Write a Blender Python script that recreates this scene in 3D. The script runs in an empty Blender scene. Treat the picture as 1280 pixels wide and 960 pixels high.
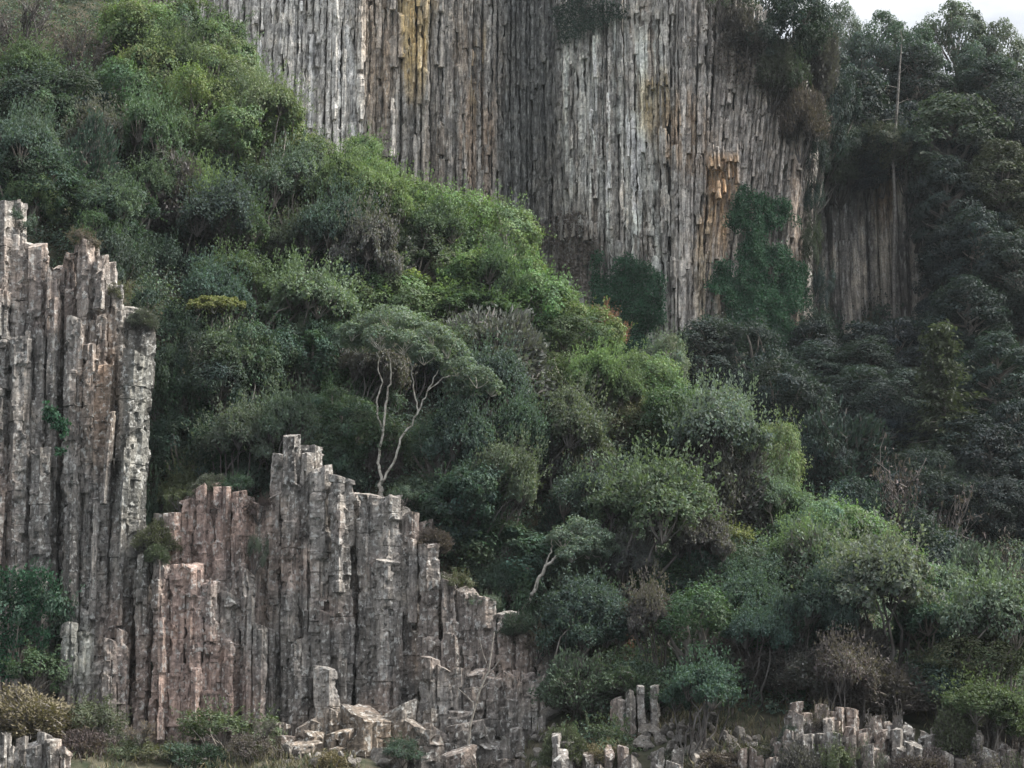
EXPOSURE = 2.2
HAZE = .00008
import bpy, math, random
import numpy as np
import mathutils

rng = np.random.default_rng(11)
random.seed(5)
scene = bpy.context.scene
COL = scene.collection
rad = math.radians

# ------------------------------------------------------------------ camera frame (used to measure the place)
FOV = 30.0
F = 640.0 / math.tan(rad(FOV / 2))
PITCH = rad(12.0)
CAM_Z = 2.0
CP, SP = math.cos(PITCH), math.sin(PITCH)


def W(px, py, Y):
    """World point at distance Y (metres north of the viewpoint) in the direction measured on the photograph."""
    u = (px - 640.0) / F
    v = (480.0 - py) / F
    t = Y / (CP - v * SP)
    return np.array([u * t, Y, CAM_Z + t * (SP + v * CP)])


def PX(P):
    """Inverse of W for arrays of points: photograph coordinates."""
    P = np.asarray(P, float)
    x, y, z = P[..., 0], P[..., 1], P[..., 2] - CAM_Z
    f = y * CP + z * SP
    up = -y * SP + z * CP
    return 640 + F * x / f, 480 - F * up / f


# ------------------------------------------------------------------ noise
def _hash(ix, iy, iz, seed):
    h = (ix * 374761393 + iy * 668265263 + iz * 1274126177 + seed * 974634541) & 0xFFFFFFFF
    h = ((h ^ (h >> 13)) * 1274126177) & 0xFFFFFFFF
    h = h ^ (h >> 16)
    return (h & 0xFFFF) / 65535.0


def noise3(P, seed=0):
    P = np.asarray(P, float)
    i = np.floor(P).astype(np.int64)
    f = P - i
    f = f * f * (3 - 2 * f)
    out = 0
    for dx in (0, 1):
        for dy in (0, 1):
            for dz in (0, 1):
                w = (f[:, 0] if dx else 1 - f[:, 0]) * (f[:, 1] if dy else 1 - f[:, 1]) * (f[:, 2] if dz else 1 - f[:, 2])
                out = out + w * _hash(i[:, 0] + dx, i[:, 1] + dy, i[:, 2] + dz, seed)
    return out


def fbm(P, seed=0, oct=3):
    a, s, t = 0.5, 0.0, 0.0
    P = np.asarray(P, float)
    for k in range(oct):
        s = s + a * noise3(P * (2 ** k), seed + k * 17)
        t += a
        a *= 0.5
    return s / t


def sstep(a, b, x):
    t = np.clip((np.asarray(x, float) - a) / (b - a), 0, 1)
    return t * t * (3 - 2 * t)


# ------------------------------------------------------------------ mesh building
def make_mesh(name, V, faces, mat, col=None, smooth=False):
    """faces: list of int arrays (n,k)."""
    me = bpy.data.meshes.new(name)
    V = np.asarray(V, np.float32)
    me.vertices.add(len(V))
    me.vertices.foreach_set('co', V.ravel())
    faces = [np.asarray(f, np.int32) for f in faces if len(f)]
    nl = sum(f.size for f in faces)
    npoly = sum(len(f) for f in faces)
    me.loops.add(nl)
    me.loops.foreach_set('vertex_index', np.concatenate([f.ravel() for f in faces]))
    me.polygons.add(npoly)
    tot = np.concatenate([np.full(len(f), f.shape[1], np.int32) for f in faces])
    start = np.concatenate([[0], np.cumsum(tot)[:-1]]).astype(np.int32)
    me.polygons.foreach_set('loop_start', start)
    me.polygons.foreach_set('loop_total', tot)
    me.polygons.foreach_set('use_smooth', np.full(npoly, smooth))
    if col is not None:
        a = me.color_attributes.new('Col', 'FLOAT_COLOR', 'POINT')
        c = np.ones((len(V), 4), np.float32)
        c[:, :3] = col
        a.data.foreach_set('color', c.ravel())
    me.update(calc_edges=True)
    me.materials.append(mat)
    return me


def link(name, me, parent=None):
    o = bpy.data.objects.new(name, me)
    COL.objects.link(o)
    if parent is not None:
        o.parent = parent
    return o


def tag(o, label=None, cat=None, group=None, kind=None):
    if label: o['label'] = label
    if cat: o['category'] = cat
    if group: o['group'] = group
    if kind: o['kind'] = kind
    return o


def norm(a):
    return a / np.maximum(np.linalg.norm(a, axis=-1, keepdims=True), 1e-9)


def tube_rings(pts, radii, n=6, phase=0.0):
    """Tapered tube along a polyline: verts, quads."""
    pts = np.asarray(pts, float)
    radii = np.asarray(radii, float)
    d = np.gradient(pts, axis=0)
    d = norm(d)
    ref = np.array([0.31, 0.83, 0.2])
    s = norm(np.cross(d, ref))
    t = np.cross(d, s)
    a = np.linspace(0, 2 * np.pi, n, endpoint=False) + phase
    V = pts[:, None, :] + radii[:, None, None] * (np.cos(a)[None, :, None] * s[:, None, :] + np.sin(a)[None, :, None] * t[:, None, :])
    m = len(pts)
    i = np.arange(m - 1)[:, None] * n
    j = np.arange(n)[None, :]
    jn = (j + 1) % n
    Q = np.stack([i + j, i + jn, i + n + jn, i + n + j], -1).reshape(-1, 4)
    return V.reshape(-1, 3), Q


class Bag:
    def __init__(self):
        self.V, self.Q, self.T, self.C, self.n = [], [], [], [], 0

    def add(self, V, Q=None, T=None, C=None):
        V = np.asarray(V, float)
        self.V.append(V)
        if Q is not None and len(Q): self.Q.append(np.asarray(Q) + self.n)
        if T is not None and len(T): self.T.append(np.asarray(T) + self.n)
        self.C.append(np.ones((len(V), 3)) if C is None else np.broadcast_to(C, (len(V), 3)))
        self.n += len(V)

    def mesh(self, name, mat, smooth=False):
        f = []
        if self.Q: f.append(np.concatenate(self.Q))
        if self.T: f.append(np.concatenate(self.T))
        return make_mesh(name, np.concatenate(self.V), f, mat, np.concatenate(self.C), smooth)


def leaf_quads(P, D, N, size, asp=0.6, curl=0.12):
    D = norm(D)
    S = norm(np.cross(D, N))
    N = np.cross(S, D)
    s = np.asarray(size)[:, None]
    a = P - D * s * .5
    b = P + S * s * asp * .5 + N * s * curl
    c = P + D * s * .5
    d = P - S * s * asp * .5 + N * s * curl
    V = np.stack([a, b, c, d], 1).reshape(-1, 3)
    Q = np.arange(len(V)).reshape(-1, 4)
    return V, Q


def rand_dirs(n, g=None):
    g = rng if g is None else g
    return norm(g.normal(size=(n, 3)))


# ------------------------------------------------------------------ materials
def new_mat(name):
    m = bpy.data.materials.new(name)
    m.use_nodes = True
    nt = m.node_tree
    nt.nodes.clear()
    return m, nt, nt.nodes, nt.links


def leaf_material(name, transl=0.3, rough=0.65, spec=0.15):
    m, nt, N, L = new_mat(name)
    out = N.new('ShaderNodeOutputMaterial')
    att = N.new('ShaderNodeAttribute'); att.attribute_name = 'Col'
    oi = N.new('ShaderNodeObjectInfo')
    mul = N.new('ShaderNodeMix'); mul.data_type = 'RGBA'; mul.blend_type = 'MULTIPLY'; mul.inputs[0].default_value = 1
    L.new(att.outputs['Color'], mul.inputs[6]); L.new(oi.outputs['Color'], mul.inputs[7])
    p = N.new('ShaderNodeBsdfPrincipled')
    p.inputs['Roughness'].default_value = rough
    p.inputs['Specular IOR Level'].default_value = spec
    L.new(mul.outputs[2], p.inputs['Base Color'])
    t = N.new('ShaderNodeBsdfTranslucent')
    g = N.new('ShaderNodeMix'); g.data_type = 'RGBA'; g.blend_type = 'MULTIPLY'; g.inputs[0].default_value = 1
    g.inputs[7].default_value = (1.15, 1.25, 0.6, 1)
    L.new(mul.outputs[2], g.inputs[6]); L.new(g.outputs[2], t.inputs['Color'])
    mx = N.new('ShaderNodeMixShader'); mx.inputs[0].default_value = transl
    L.new(p.outputs[0], mx.inputs[1]); L.new(t.outputs[0], mx.inputs[2]); L.new(mx.outputs[0], out.inputs[0])
    return m


def bark_material(name):
    m, nt, N, L = new_mat(name)
    out = N.new('ShaderNodeOutputMaterial')
    oi = N.new('ShaderNodeObjectInfo')
    tc = N.new('ShaderNodeTexCoord')
    no = N.new('ShaderNodeTexNoise'); no.inputs['Scale'].default_value = 6; no.inputs['Detail'].default_value = 4
    L.new(tc.outputs['Object'], no.inputs['Vector'])
    cr = N.new('ShaderNodeValToRGB')
    cr.color_ramp.elements[0].color = (.45, .42, .4, 1); cr.color_ramp.elements[0].position = .35
    cr.color_ramp.elements[1].color = (1.1, 1.1, 1.1, 1); cr.color_ramp.elements[1].position = .62
    L.new(no.outputs[0], cr.inputs[0])
    mul = N.new('ShaderNodeMix'); mul.data_type = 'RGBA'; mul.blend_type = 'MULTIPLY'; mul.inputs[0].default_value = 1
    L.new(cr.outputs[0], mul.inputs[6]); L.new(oi.outputs['Color'], mul.inputs[7])
    p = N.new('ShaderNodeBsdfPrincipled'); p.inputs['Roughness'].default_value = .85
    p.inputs['Specular IOR Level'].default_value = .2
    L.new(mul.outputs[2], p.inputs['Base Color']); L.new(p.outputs[0], out.inputs[0])
    return m


def rock_material(name, speck=1.0, scale=1.0, streak=1.0, bump=0.5, tall=False):
    m, nt, N, L = new_mat(name)
    out = N.new('ShaderNodeOutputMaterial')
    att = N.new('ShaderNodeAttribute'); att.attribute_name = 'Col'
    geo = N.new('ShaderNodeNewGeometry')

    def noi(sc, det=5, rough=.6, vec=None):
        n = N.new('ShaderNodeTexNoise')
        n.inputs['Scale'].default_value = sc; n.inputs['Detail'].default_value = det; n.inputs['Roughness'].default_value = rough
        L.new(vec if vec else geo.outputs['Position'], n.inputs['Vector'])
        return n.outputs[0]

    def ramp(v, stops):
        r = N.new('ShaderNodeValToRGB')
        e = r.color_ramp.elements
        while len(e) < len(stops): e.new(.5)
        for k, (p, c) in enumerate(stops):
            e[k].position = p; e[k].color = c if len(c) == 4 else (*c, 1)
        L.new(v, r.inputs[0])
        return r.outputs[0]

    def mix(a, b, f, mode='MIX'):
        x = N.new('ShaderNodeMix'); x.data_type = 'RGBA'; x.blend_type = mode
        if isinstance(f, float): x.inputs[0].default_value = f
        else: L.new(f, x.inputs[0])
        for s, i in ((a, 6), (b, 7)):
            if isinstance(s, tuple): x.inputs[i].default_value = (*s, 1)
            else: L.new(s, x.inputs[i])
        return x.outputs[2]

    mp = N.new('ShaderNodeMapping'); mp.inputs['Scale'].default_value = (1, 1, .07)
    L.new(geo.outputs['Position'], mp.inputs['Vector'])
    # vertical run-off streaks, blotches, fine grain
    st = ramp(noi((6.5 if tall else 4.2) * scale, 3, .6, mp.outputs[0]), [(.34, (.3, .3, .31)), (.48, (.92, .92, .92)), (.66, (1.5, 1.48, 1.45))])
    c = mix(att.outputs['Color'], st, .75 * streak, 'MULTIPLY')
    bl = ramp(noi(.9 * scale, 4, .6), [(.3, (.6, .6, .62)), (.55, (1.0, .98, .96)), (.75, (1.3, 1.2, 1.1))])
    c = mix(c, bl, .8, 'MULTIPLY')
    gr = ramp(noi(7 * scale, 4, .7), [(.33, (.5, .49, .48)), (.52, (1, 1, 1)), (.7, (1.45, 1.45, 1.43))])
    c = mix(c, gr, .8, 'MULTIPLY')
    # pale lichen flecks and dark pits, drawn out down the face on the tall cliff
    mp2 = N.new('ShaderNodeMapping'); mp2.inputs['Scale'].default_value = (1, 1, .28 if tall else .8)
    L.new(geo.outputs['Position'], mp2.inputs['Vector'])
    li = ramp(noi(4.6 * scale, 3, .62, mp2.outputs[0]), [(.555, (0, 0, 0)), (.63, (speck * .75,) * 3)])
    c = mix(c, mix(c, (.62, .62, .60), .5 if tall else .62), li)
    pk = ramp(noi(3.7 * scale, 5, .72, mp2.outputs[0]), [(.37 if tall else .35, (speck * .9,) * 3), (.45 if tall else .425, (0, 0, 0))])
    c = mix(c, (.035, .033, .032), pk)
    p = N.new('ShaderNodeBsdfPrincipled'); p.inputs['Roughness'].default_value = .88
    p.inputs['Specular IOR Level'].default_value = .22
    L.new(c, p.inputs['Base Color'])
    b = N.new('ShaderNodeBump'); b.inputs['Strength'].default_value = bump; b.inputs['Distance'].default_value = .15
    L.new(noi(5 * scale, 6, .7), b.inputs['Height'])
    L.new(b.outputs[0], p.inputs['Normal'])
    L.new(p.outputs[0], out.inputs[0])
    return m


def soil_material():
    m, nt, N, L = new_mat('slope_soil')
    out = N.new('ShaderNodeOutputMaterial')
    geo = N.new('ShaderNodeNewGeometry')
    n = N.new('ShaderNodeTexNoise'); n.inputs['Scale'].default_value = 1.3; n.inputs['Detail'].default_value = 7
    L.new(geo.outputs['Position'], n.inputs['Vector'])
    r = N.new('ShaderNodeValToRGB')
    e = r.color_ramp.elements
    e[0].position = .35; e[0].color = (.022, .028, .017, 1)
    e[1].position = .68; e[1].color = (.085, .075, .055, 1)
    L.new(n.outputs[0], r.inputs[0])
    p = N.new('ShaderNodeBsdfPrincipled'); p.inputs['Roughness'].default_value = .95
    p.inputs['Specular IOR Level'].default_value = .1
    L.new(r.outputs[0], p.inputs['Base Color'])
    b = N.new('ShaderNodeBump'); b.inputs['Strength'].default_value = .7; b.inputs['Distance'].default_value = .3
    L.new(n.outputs[0], b.inputs['Height']); L.new(b.outputs[0], p.inputs['Normal'])
    L.new(p.outputs[0], out.inputs[0])
    return m


def water_material():
    m, nt, N, L = new_mat('sea_water')
    out = N.new('ShaderNodeOutputMaterial')
    n = N.new('ShaderNodeTexNoise'); n.inputs['Scale'].default_value = .8; n.inputs['Detail'].default_value = 4
    geo = N.new('ShaderNodeNewGeometry'); L.new(geo.outputs['Position'], n.inputs['Vector'])
    p = N.new('ShaderNodeBsdfPrincipled'); p.inputs['Base Color'].default_value = (.012, .03, .035, 1)
    p.inputs['Roughness'].default_value = .12
    b = N.new('ShaderNodeBump'); b.inputs['Strength'].default_value = .4; L.new(n.outputs[0], b.inputs['Height'])
    L.new(b.outputs[0], p.inputs['Normal']); L.new(p.outputs[0], out.inputs[0])
    return m


M_LEAF = leaf_material('leaf_green', .28)
M_TWIG_LEAF = leaf_material('leaf_dry', .18, .7, .15)
M_BARK = bark_material('bark')
M_ROCK_NEAR = rock_material('weathered_basalt', speck=1.0, scale=1.15, streak=.9, bump=.8)
M_ROCK_FAR = rock_material('streaked_basalt', speck=.8, scale=.95, streak=1.0, bump=.7, tall=True)
M_RUBBLE = rock_material('rubble_basalt', speck=.45, scale=1.6, streak=.3, bump=.8)
M_SOIL = soil_material()
M_WATER = water_material()

# ------------------------------------------------------------------ terrain
CTRL = []
# front ledge at the foot of the buttresses
for p in [(-300, 930, 77), (-100, 920, 77), (0, 905, 77), (100, 915, 77), (200, 935, 77), (320, 925, 77), (450, 925, 76.5), (600, 960, 76), (690, 960, 75),
          (850, 935, 73), (1000, 960, 72), (1150, 960, 71.5), (1280, 965, 71), (1450, 975, 71)]:
    CTRL.append(W(*p))
# under the columns
for px in (-300, -150, -50, 40, 120, 180):
    CTRL.append(np.array([W(px, 900, 82)[0], 82.0, 3.0]))
for px in (220, 300, 380, 450, 520):
    CTRL.append(np.array([W(px, 900, 80.8)[0], 80.8, 3.0]))
for px in (600, 670):
    CTRL.append(np.array([W(px, 900, 79.4)[0], 79.4, 2.8]))
# behind the columns, up the slope
HILL = [(-350, 300, 89), (-150, 295, 88.5), (0, 300, 88), (100, 325, 87), (190, 440, 87), (205, 610, 85), (270, 625, 84), (330, 620, 84), (360, 590, 84), (470, 640, 83), (540, 690, 82), (600, 770, 81), (680, 830, 79),
        (740, 870, 77), (850, 890, 75.5), (1000, 890, 75), (1150, 905, 74), (1280, 915, 74), (1450, 930, 74),
        (150, 180, 104), (0, 200, 103), (300, 320, 99), (250, 470, 92), (450, 420, 96), (600, 530, 92), (750, 660, 88), (900, 740, 84), (1100, 810, 80), (1250, 860, 78), (400, 530, 89), (120, 300, 92)]
CREST = [(-350, 0, 114), (-150, -60, 117), (0, -60, 118), (150, 10, 116), (255, 85, 113), (330, 165, 111), (440, 235, 109), (560, 315, 107), (650, 370, 106), (760, 490, 103), (850, 545, 101), (940, 590, 99),
        (1010, 690, 97), (1090, 710, 95.5), (1170, 740, 94), (1280, 805, 92), (1450, 880, 90)]
for p in HILL + CREST:
    CTRL.append(W(*p))
# beyond the crest: down into the gully
for p in CREST:
    q = W(*p)
    k = 1.0 if p[0] < 700 else .7
    CTRL.append(np.array([q[0] + 1.5, q[1] + 12, q[2] - 7 * k]))
# the shaded gully and the wooded hill beyond
for p in [(900, 500, 128), (1000, 590, 122), (1100, 660, 117), (1250, 740, 112), (1450, 800, 110), (940, 440, 136), (1010, 440, 145), (1130, 440, 144), (1190, 450, 138), (1280, 530, 128), (1450, 560, 126),
          (1190, 360, 146), (1290, 330, 144), (1450, 330, 142), (1210, 215, 156), (1300, 190, 155), (1450, 190, 152), (1290, 105, 166), (1450, 90, 166), (1130, 110, 170), (1040, 115, 166)]:
    CTRL.append(W(*p))
for px in (1020, 1090, 1150):
    CTRL.append(W(px, 205, 156)); CTRL.append(np.array([W(px, 430, 149)[0], 149.5, W(px, 430, 149)[2]]))
# foot of the tall cliff and the plateau on top of it
for px, z in ((-200, 44), (0, 42), (150, 40), (300, 38), (450, 36), (600, 33), (700, 32), (800, 30)):
    CTRL.append(np.array([W(px, 300, 134)[0], 134.0, z])); CTRL.append(np.array([W(px, 300, 143)[0], 143.0, z]))
    CTRL.append(np.array([W(px, 300, 150)[0], 150.0, 67.0])); CTRL.append(np.array([W(px, 300, 185)[0], 190.0, 72.0]))
CTRL.append(np.array([W(920, 300, 150)[0], 151.0, 66.0]))
CTRL.append(np.array([W(860, 300, 150)[0], 150.0, 66.0]))
for x, y, z in ((60, 200, 74), (0, 220, 75), (-60, 220, 78), (110, 190, 74), (-110, 150, 70), (-110, 110, 52), (110, 130, 50), (-90, 75, 1), (-90, 64, -2), (-40, 64, -2), (0, 62, -2), (40, 60, -2), (90, 60, -2), (-60, 70, .6), (0, 69, .4), (40, 66, .3), (100, 72, 1)):
    CTRL.append(np.array([x, y, z], float))
CTRL = np.array(CTRL)
_d = np.linalg.norm(CTRL[:, None, :2] - CTRL[None, :, :2], axis=-1)
n_c = len(CTRL)
A = np.zeros((n_c + 3, n_c + 3))
A[:n_c, :n_c] = -_d + np.eye(n_c) * .25
A[:n_c, n_c] = 1; A[:n_c, n_c + 1:] = CTRL[:, :2]
A[n_c, :n_c] = 1; A[n_c + 1:, :n_c] = CTRL[:, :2].T
SOL = np.linalg.solve(A, np.concatenate([CTRL[:, 2], np.zeros(3)]))


def ground(x, y):
    x = np.atleast_1d(np.asarray(x, float)); y = np.atleast_1d(np.asarray(y, float))
    z = np.empty(len(x))
    for s in range(0, len(x), 20000):
        xs, ys = x[s:s + 20000], y[s:s + 20000]
        d = np.sqrt((xs[:, None] - CTRL[None, :, 0]) ** 2 + (ys[:, None] - CTRL[None, :, 1]) ** 2)
        z[s:s + 20000] = -d @ SOL[:n_c] + SOL[n_c] + xs * SOL[n_c + 1] + ys * SOL[n_c + 2]
    return z


def ground_n(x, y):
    z = ground(x, y)
    P_ = np.stack([np.atleast_1d(x), np.atleast_1d(y), z], 1)
    return z + (fbm(P_ * .35, 3, 3) - .5) * 1.3 * sstep(70, 84, P_[:, 1])


def cast(px, py, y0=69.0, y1=175.0):
    """First place where the direction (px, py) meets the hillside; else the place of closest approach."""
    Y = np.arange(y0, y1, .2)
    P = np.array([W(px, py, y) for y in (y0, y1)])
    t = (Y - y0) / (y1 - y0)
    X = P[0, 0] + t * (P[1, 0] - P[0, 0]); Z = P[0, 2] + t * (P[1, 2] - P[0, 2])
    g = ground_n(X, Y)
    gap = Z - g
    hit = np.nonzero(gap <= 0)[0]
    k = hit[0] if len(hit) else int(np.argmin(gap[:int((125 - y0) / .2)]))
    return np.array([X[k], Y[k], g[k]])


# the hillside: one sheet, fine where it shows
xs = np.arange(-115, 116, .8)
ys = np.arange(58, 222, .8)
GX, GY = np.meshgrid(xs, ys)
gz = ground(GX.ravel(), GY.ravel())
P0 = np.stack([GX.ravel(), GY.ravel(), gz], 1)
gz = gz + (fbm(P0 * .35, 3, 3) - .5) * 1.3 * sstep(70, 84, P0[:, 1])
nx, ny = len(xs), len(ys)
i = (np.arange(ny - 1)[:, None] * nx + np.arange(nx - 1)[None, :]).ravel()
Q = np.stack([i, i + 1, i + nx + 1, i + nx], 1)
hill = link('hillside', make_mesh('hillside', np.stack([GX.ravel(), GY.ravel(), gz], 1), [Q], M_SOIL, None, True))
tag(hill, 'steep soil slope under the trees between the cliffs', 'hillside', kind='structure')
wv = np.array([[-3000, -3000, 0], [3000, -3000, 0], [3000, 3000, 0], [-3000, 3000, 0]], float)
wat = link('water', make_mesh('water', wv, [np.array([[0, 1, 2, 3]])], M_WATER))
tag(wat, 'calm dark sea at the foot of the cliffs', 'water', kind='structure')

# ------------------------------------------------------------------ columnar rock
def column_geo(cx, cy, z0, z1, r, ry=None, ns=6, lean=(0, 0), seg=1.0, rough=.1, sub=2, dz=.33, seed=0, slant=.25, chip=.14, block=0.0):
    """A basalt column: an uneven prism cracked into blocks, its faces chipped, its head broken."""
    g = np.random.default_rng(seed)
    ry = r if ry is None else ry
    a = np.linspace(0, 2 * np.pi, ns, endpoint=False) + g.uniform(0, 6.28) + g.uniform(-.22, .22, ns)
    pr = g.uniform(.86, 1.12, ns)
    corner = np.stack([np.cos(a) * pr, np.sin(a) * pr], 1)
    nxt = np.roll(corner, -1, 0)
    t = np.arange(sub) / sub
    prof = (corner[:, None, :] * (1 - t[None, :, None]) + nxt[:, None, :] * t[None, :, None]).reshape(-1, 2)
    m = len(prof)
    zs, sc, off = [], [], []
    z = z0
    while z < z1 - .05:
        h = seg * g.uniform(.45, 1.7)
        zt = z1 if z + h > z1 - seg * .35 else z + h
        o = g.normal(0, .035 * r, 2)
        s = g.uniform(.95, 1.03)
        ch = min(.03 * r + .012, (zt - z) * .2)
        k = max(1, int((zt - z - 2 * ch) / dz))
        for q, zz in enumerate(np.concatenate([[z + .004], np.linspace(z + ch, zt - ch, k + 1), [zt - .004]])):
            edge = q == 0 or q == k + 2
            zs.append(zz); sc.append(s * (.955 if edge else 1)); off.append(o)
        z = zt
    zs = np.array(zs); sc = np.array(sc); off = np.array(off)
    n = len(zs)
    V = np.empty((n, m, 3))
    base = np.array([cx, cy])
    xy = prof[None] * sc[:, None, None] * np.array([r, ry]) + off[:, None, :] + base + (zs - z0)[:, None, None] * np.array(lean)
    V[..., :2] = xy
    V[..., 2] = zs[:, None]
    flat = V.reshape(-1, 3)
    out = np.repeat(np.tile(prof, (n, 1))[:, :], 1, 0)
    out = norm(np.concatenate([out, np.zeros((len(out), 1))], 1))
    d = (noise3(flat * np.array([1.9, 1.9, 1.1]) + seed, 5) - .5) * 1.0
    c = sstep(.55, .68, noise3(flat * np.array([1.3, 1.3, .8]) + seed * .37, 13))
    tone = np.ones(len(flat))
    mv = d * rough - chip * c * min(r, .6) * .6
    if block:      # joint-bounded blocks knocked back by different amounts, then a fine ragged grain
        wp = flat + (np.stack([noise3(flat * 1.1, 71), noise3(flat * 1.1, 72), noise3(flat * 1.7, 73)], 1) - .5) * np.array([.12, .12, .6])
        i1 = np.floor(wp / np.array([.55, .55, 1.5]) + seed * .61).astype(np.int64)
        i2 = np.floor(wp / np.array([.24, .24, .42]) + seed * .23).astype(np.int64)
        b1 = _hash(i1[:, 0], i1[:, 1], i1[:, 2], 3); b2 = _hash(i2[:, 0], i2[:, 1], i2[:, 2], 4)
        tone = (.72 + .56 * b1) * (.8 + .4 * _hash(i2[:, 0], i2[:, 1], i2[:, 2], 8))
        mv = mv - block * (b1 ** 3 * .24 + b2 ** 3 * .13) + block * (noise3(flat * 8.0, 9) - .5) * .05
    flat = flat + out * mv[:, None]
    V = flat.reshape(n, m, 3)
    # broken head: the top rings tilt
    tilt = g.normal(0, slant, 2)
    w = sstep(z1 - .5, z1, V[..., 2])
    V[..., 2] += w * ((V[..., 0] - cx - (z1 - z0) * lean[0]) * tilt[0] + (V[..., 1] - cy) * tilt[1])
    V[-1] += (np.array([cx, cy, z1]) + np.array([(z1 - z0) * lean[0], (z1 - z0) * lean[1], 0]) - V[-1]) * g.uniform(.05, .2)
    ii = np.arange(n - 1)[:, None] * m
    j = np.arange(m)[None]
    Q = np.stack([ii + j, ii + (j + 1) % m, ii + m + (j + 1) % m, ii + m + j], -1).reshape(-1, 4)
    top = V[-1].mean(0) + np.array([0, 0, g.uniform(-.04, .07)])
    bot = V[0].mean(0)
    V = np.concatenate([V.reshape(-1, 3), top[None], bot[None]])
    b = (n - 1) * m
    T = np.stack([b + np.arange(m), b + (np.arange(m) + 1) % m, np.full(m, n * m)], 1)
    T = np.concatenate([T, np.stack([(np.arange(m) + 1) % m, np.arange(m), np.full(m, n * m + 1)], 1)])
    tone = np.concatenate([tone, [1, 1]])
    return V, Q, T, tone[:, None]


def blend(c, t, w):
    return c * (1 - w[:, None]) + np.asarray(t) * w[:, None]


def blob(px, py, cx, cy, rx, ry, soft=.5):
    return 1 - sstep(1 - soft, 1 + soft, np.sqrt(((px - cx) / rx) ** 2 + ((py - cy) / ry) ** 2))


def near_colour(V, seed):
    """Mineral colours of the front buttresses: warm grey, pinkish faces, rust bands, pale lichen; one sunlit slab toned down."""
    g = np.random.default_rng(seed + 999)
    px, py = PX(V)
    n1 = noise3(V * .55, 31)
    c = np.tile(np.array([.240, .226, .214]) * g.uniform(.78, 1.22), (len(V), 1))
    c = blend(c, (.30, .235, .205), sstep(.45, .8, n1) * .6)
    c = blend(c, (.34, .245, .215), np.clip(blob(px, py, 205, 800, 60, 130) + blob(px, py, 270, 650, 60, 70) + blob(px, py, 260, 860, 60, 60), 0, 1) * .75)
    c = blend(c, (.29, .185, .12), blob(px, py, 128, 490, 32, 90, .6) * g.uniform(.2, .85))
    c = blend(c, (.27, .205, .145), blob(px, py, 445, 920, 75, 34) * .6)
    c = blend(c, (.36, .37, .34), blob(px, py, 97, 815, 22, 45) * .8)
    c = blend(c, (.15, .155, .146), np.clip(blob(px, py, 175, 590, 34, 230), 0, 1) * .85)  # dark grey slab, darkened further to offset the sun on its side
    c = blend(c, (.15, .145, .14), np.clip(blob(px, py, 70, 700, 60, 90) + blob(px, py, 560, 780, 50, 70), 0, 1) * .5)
    return c


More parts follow.
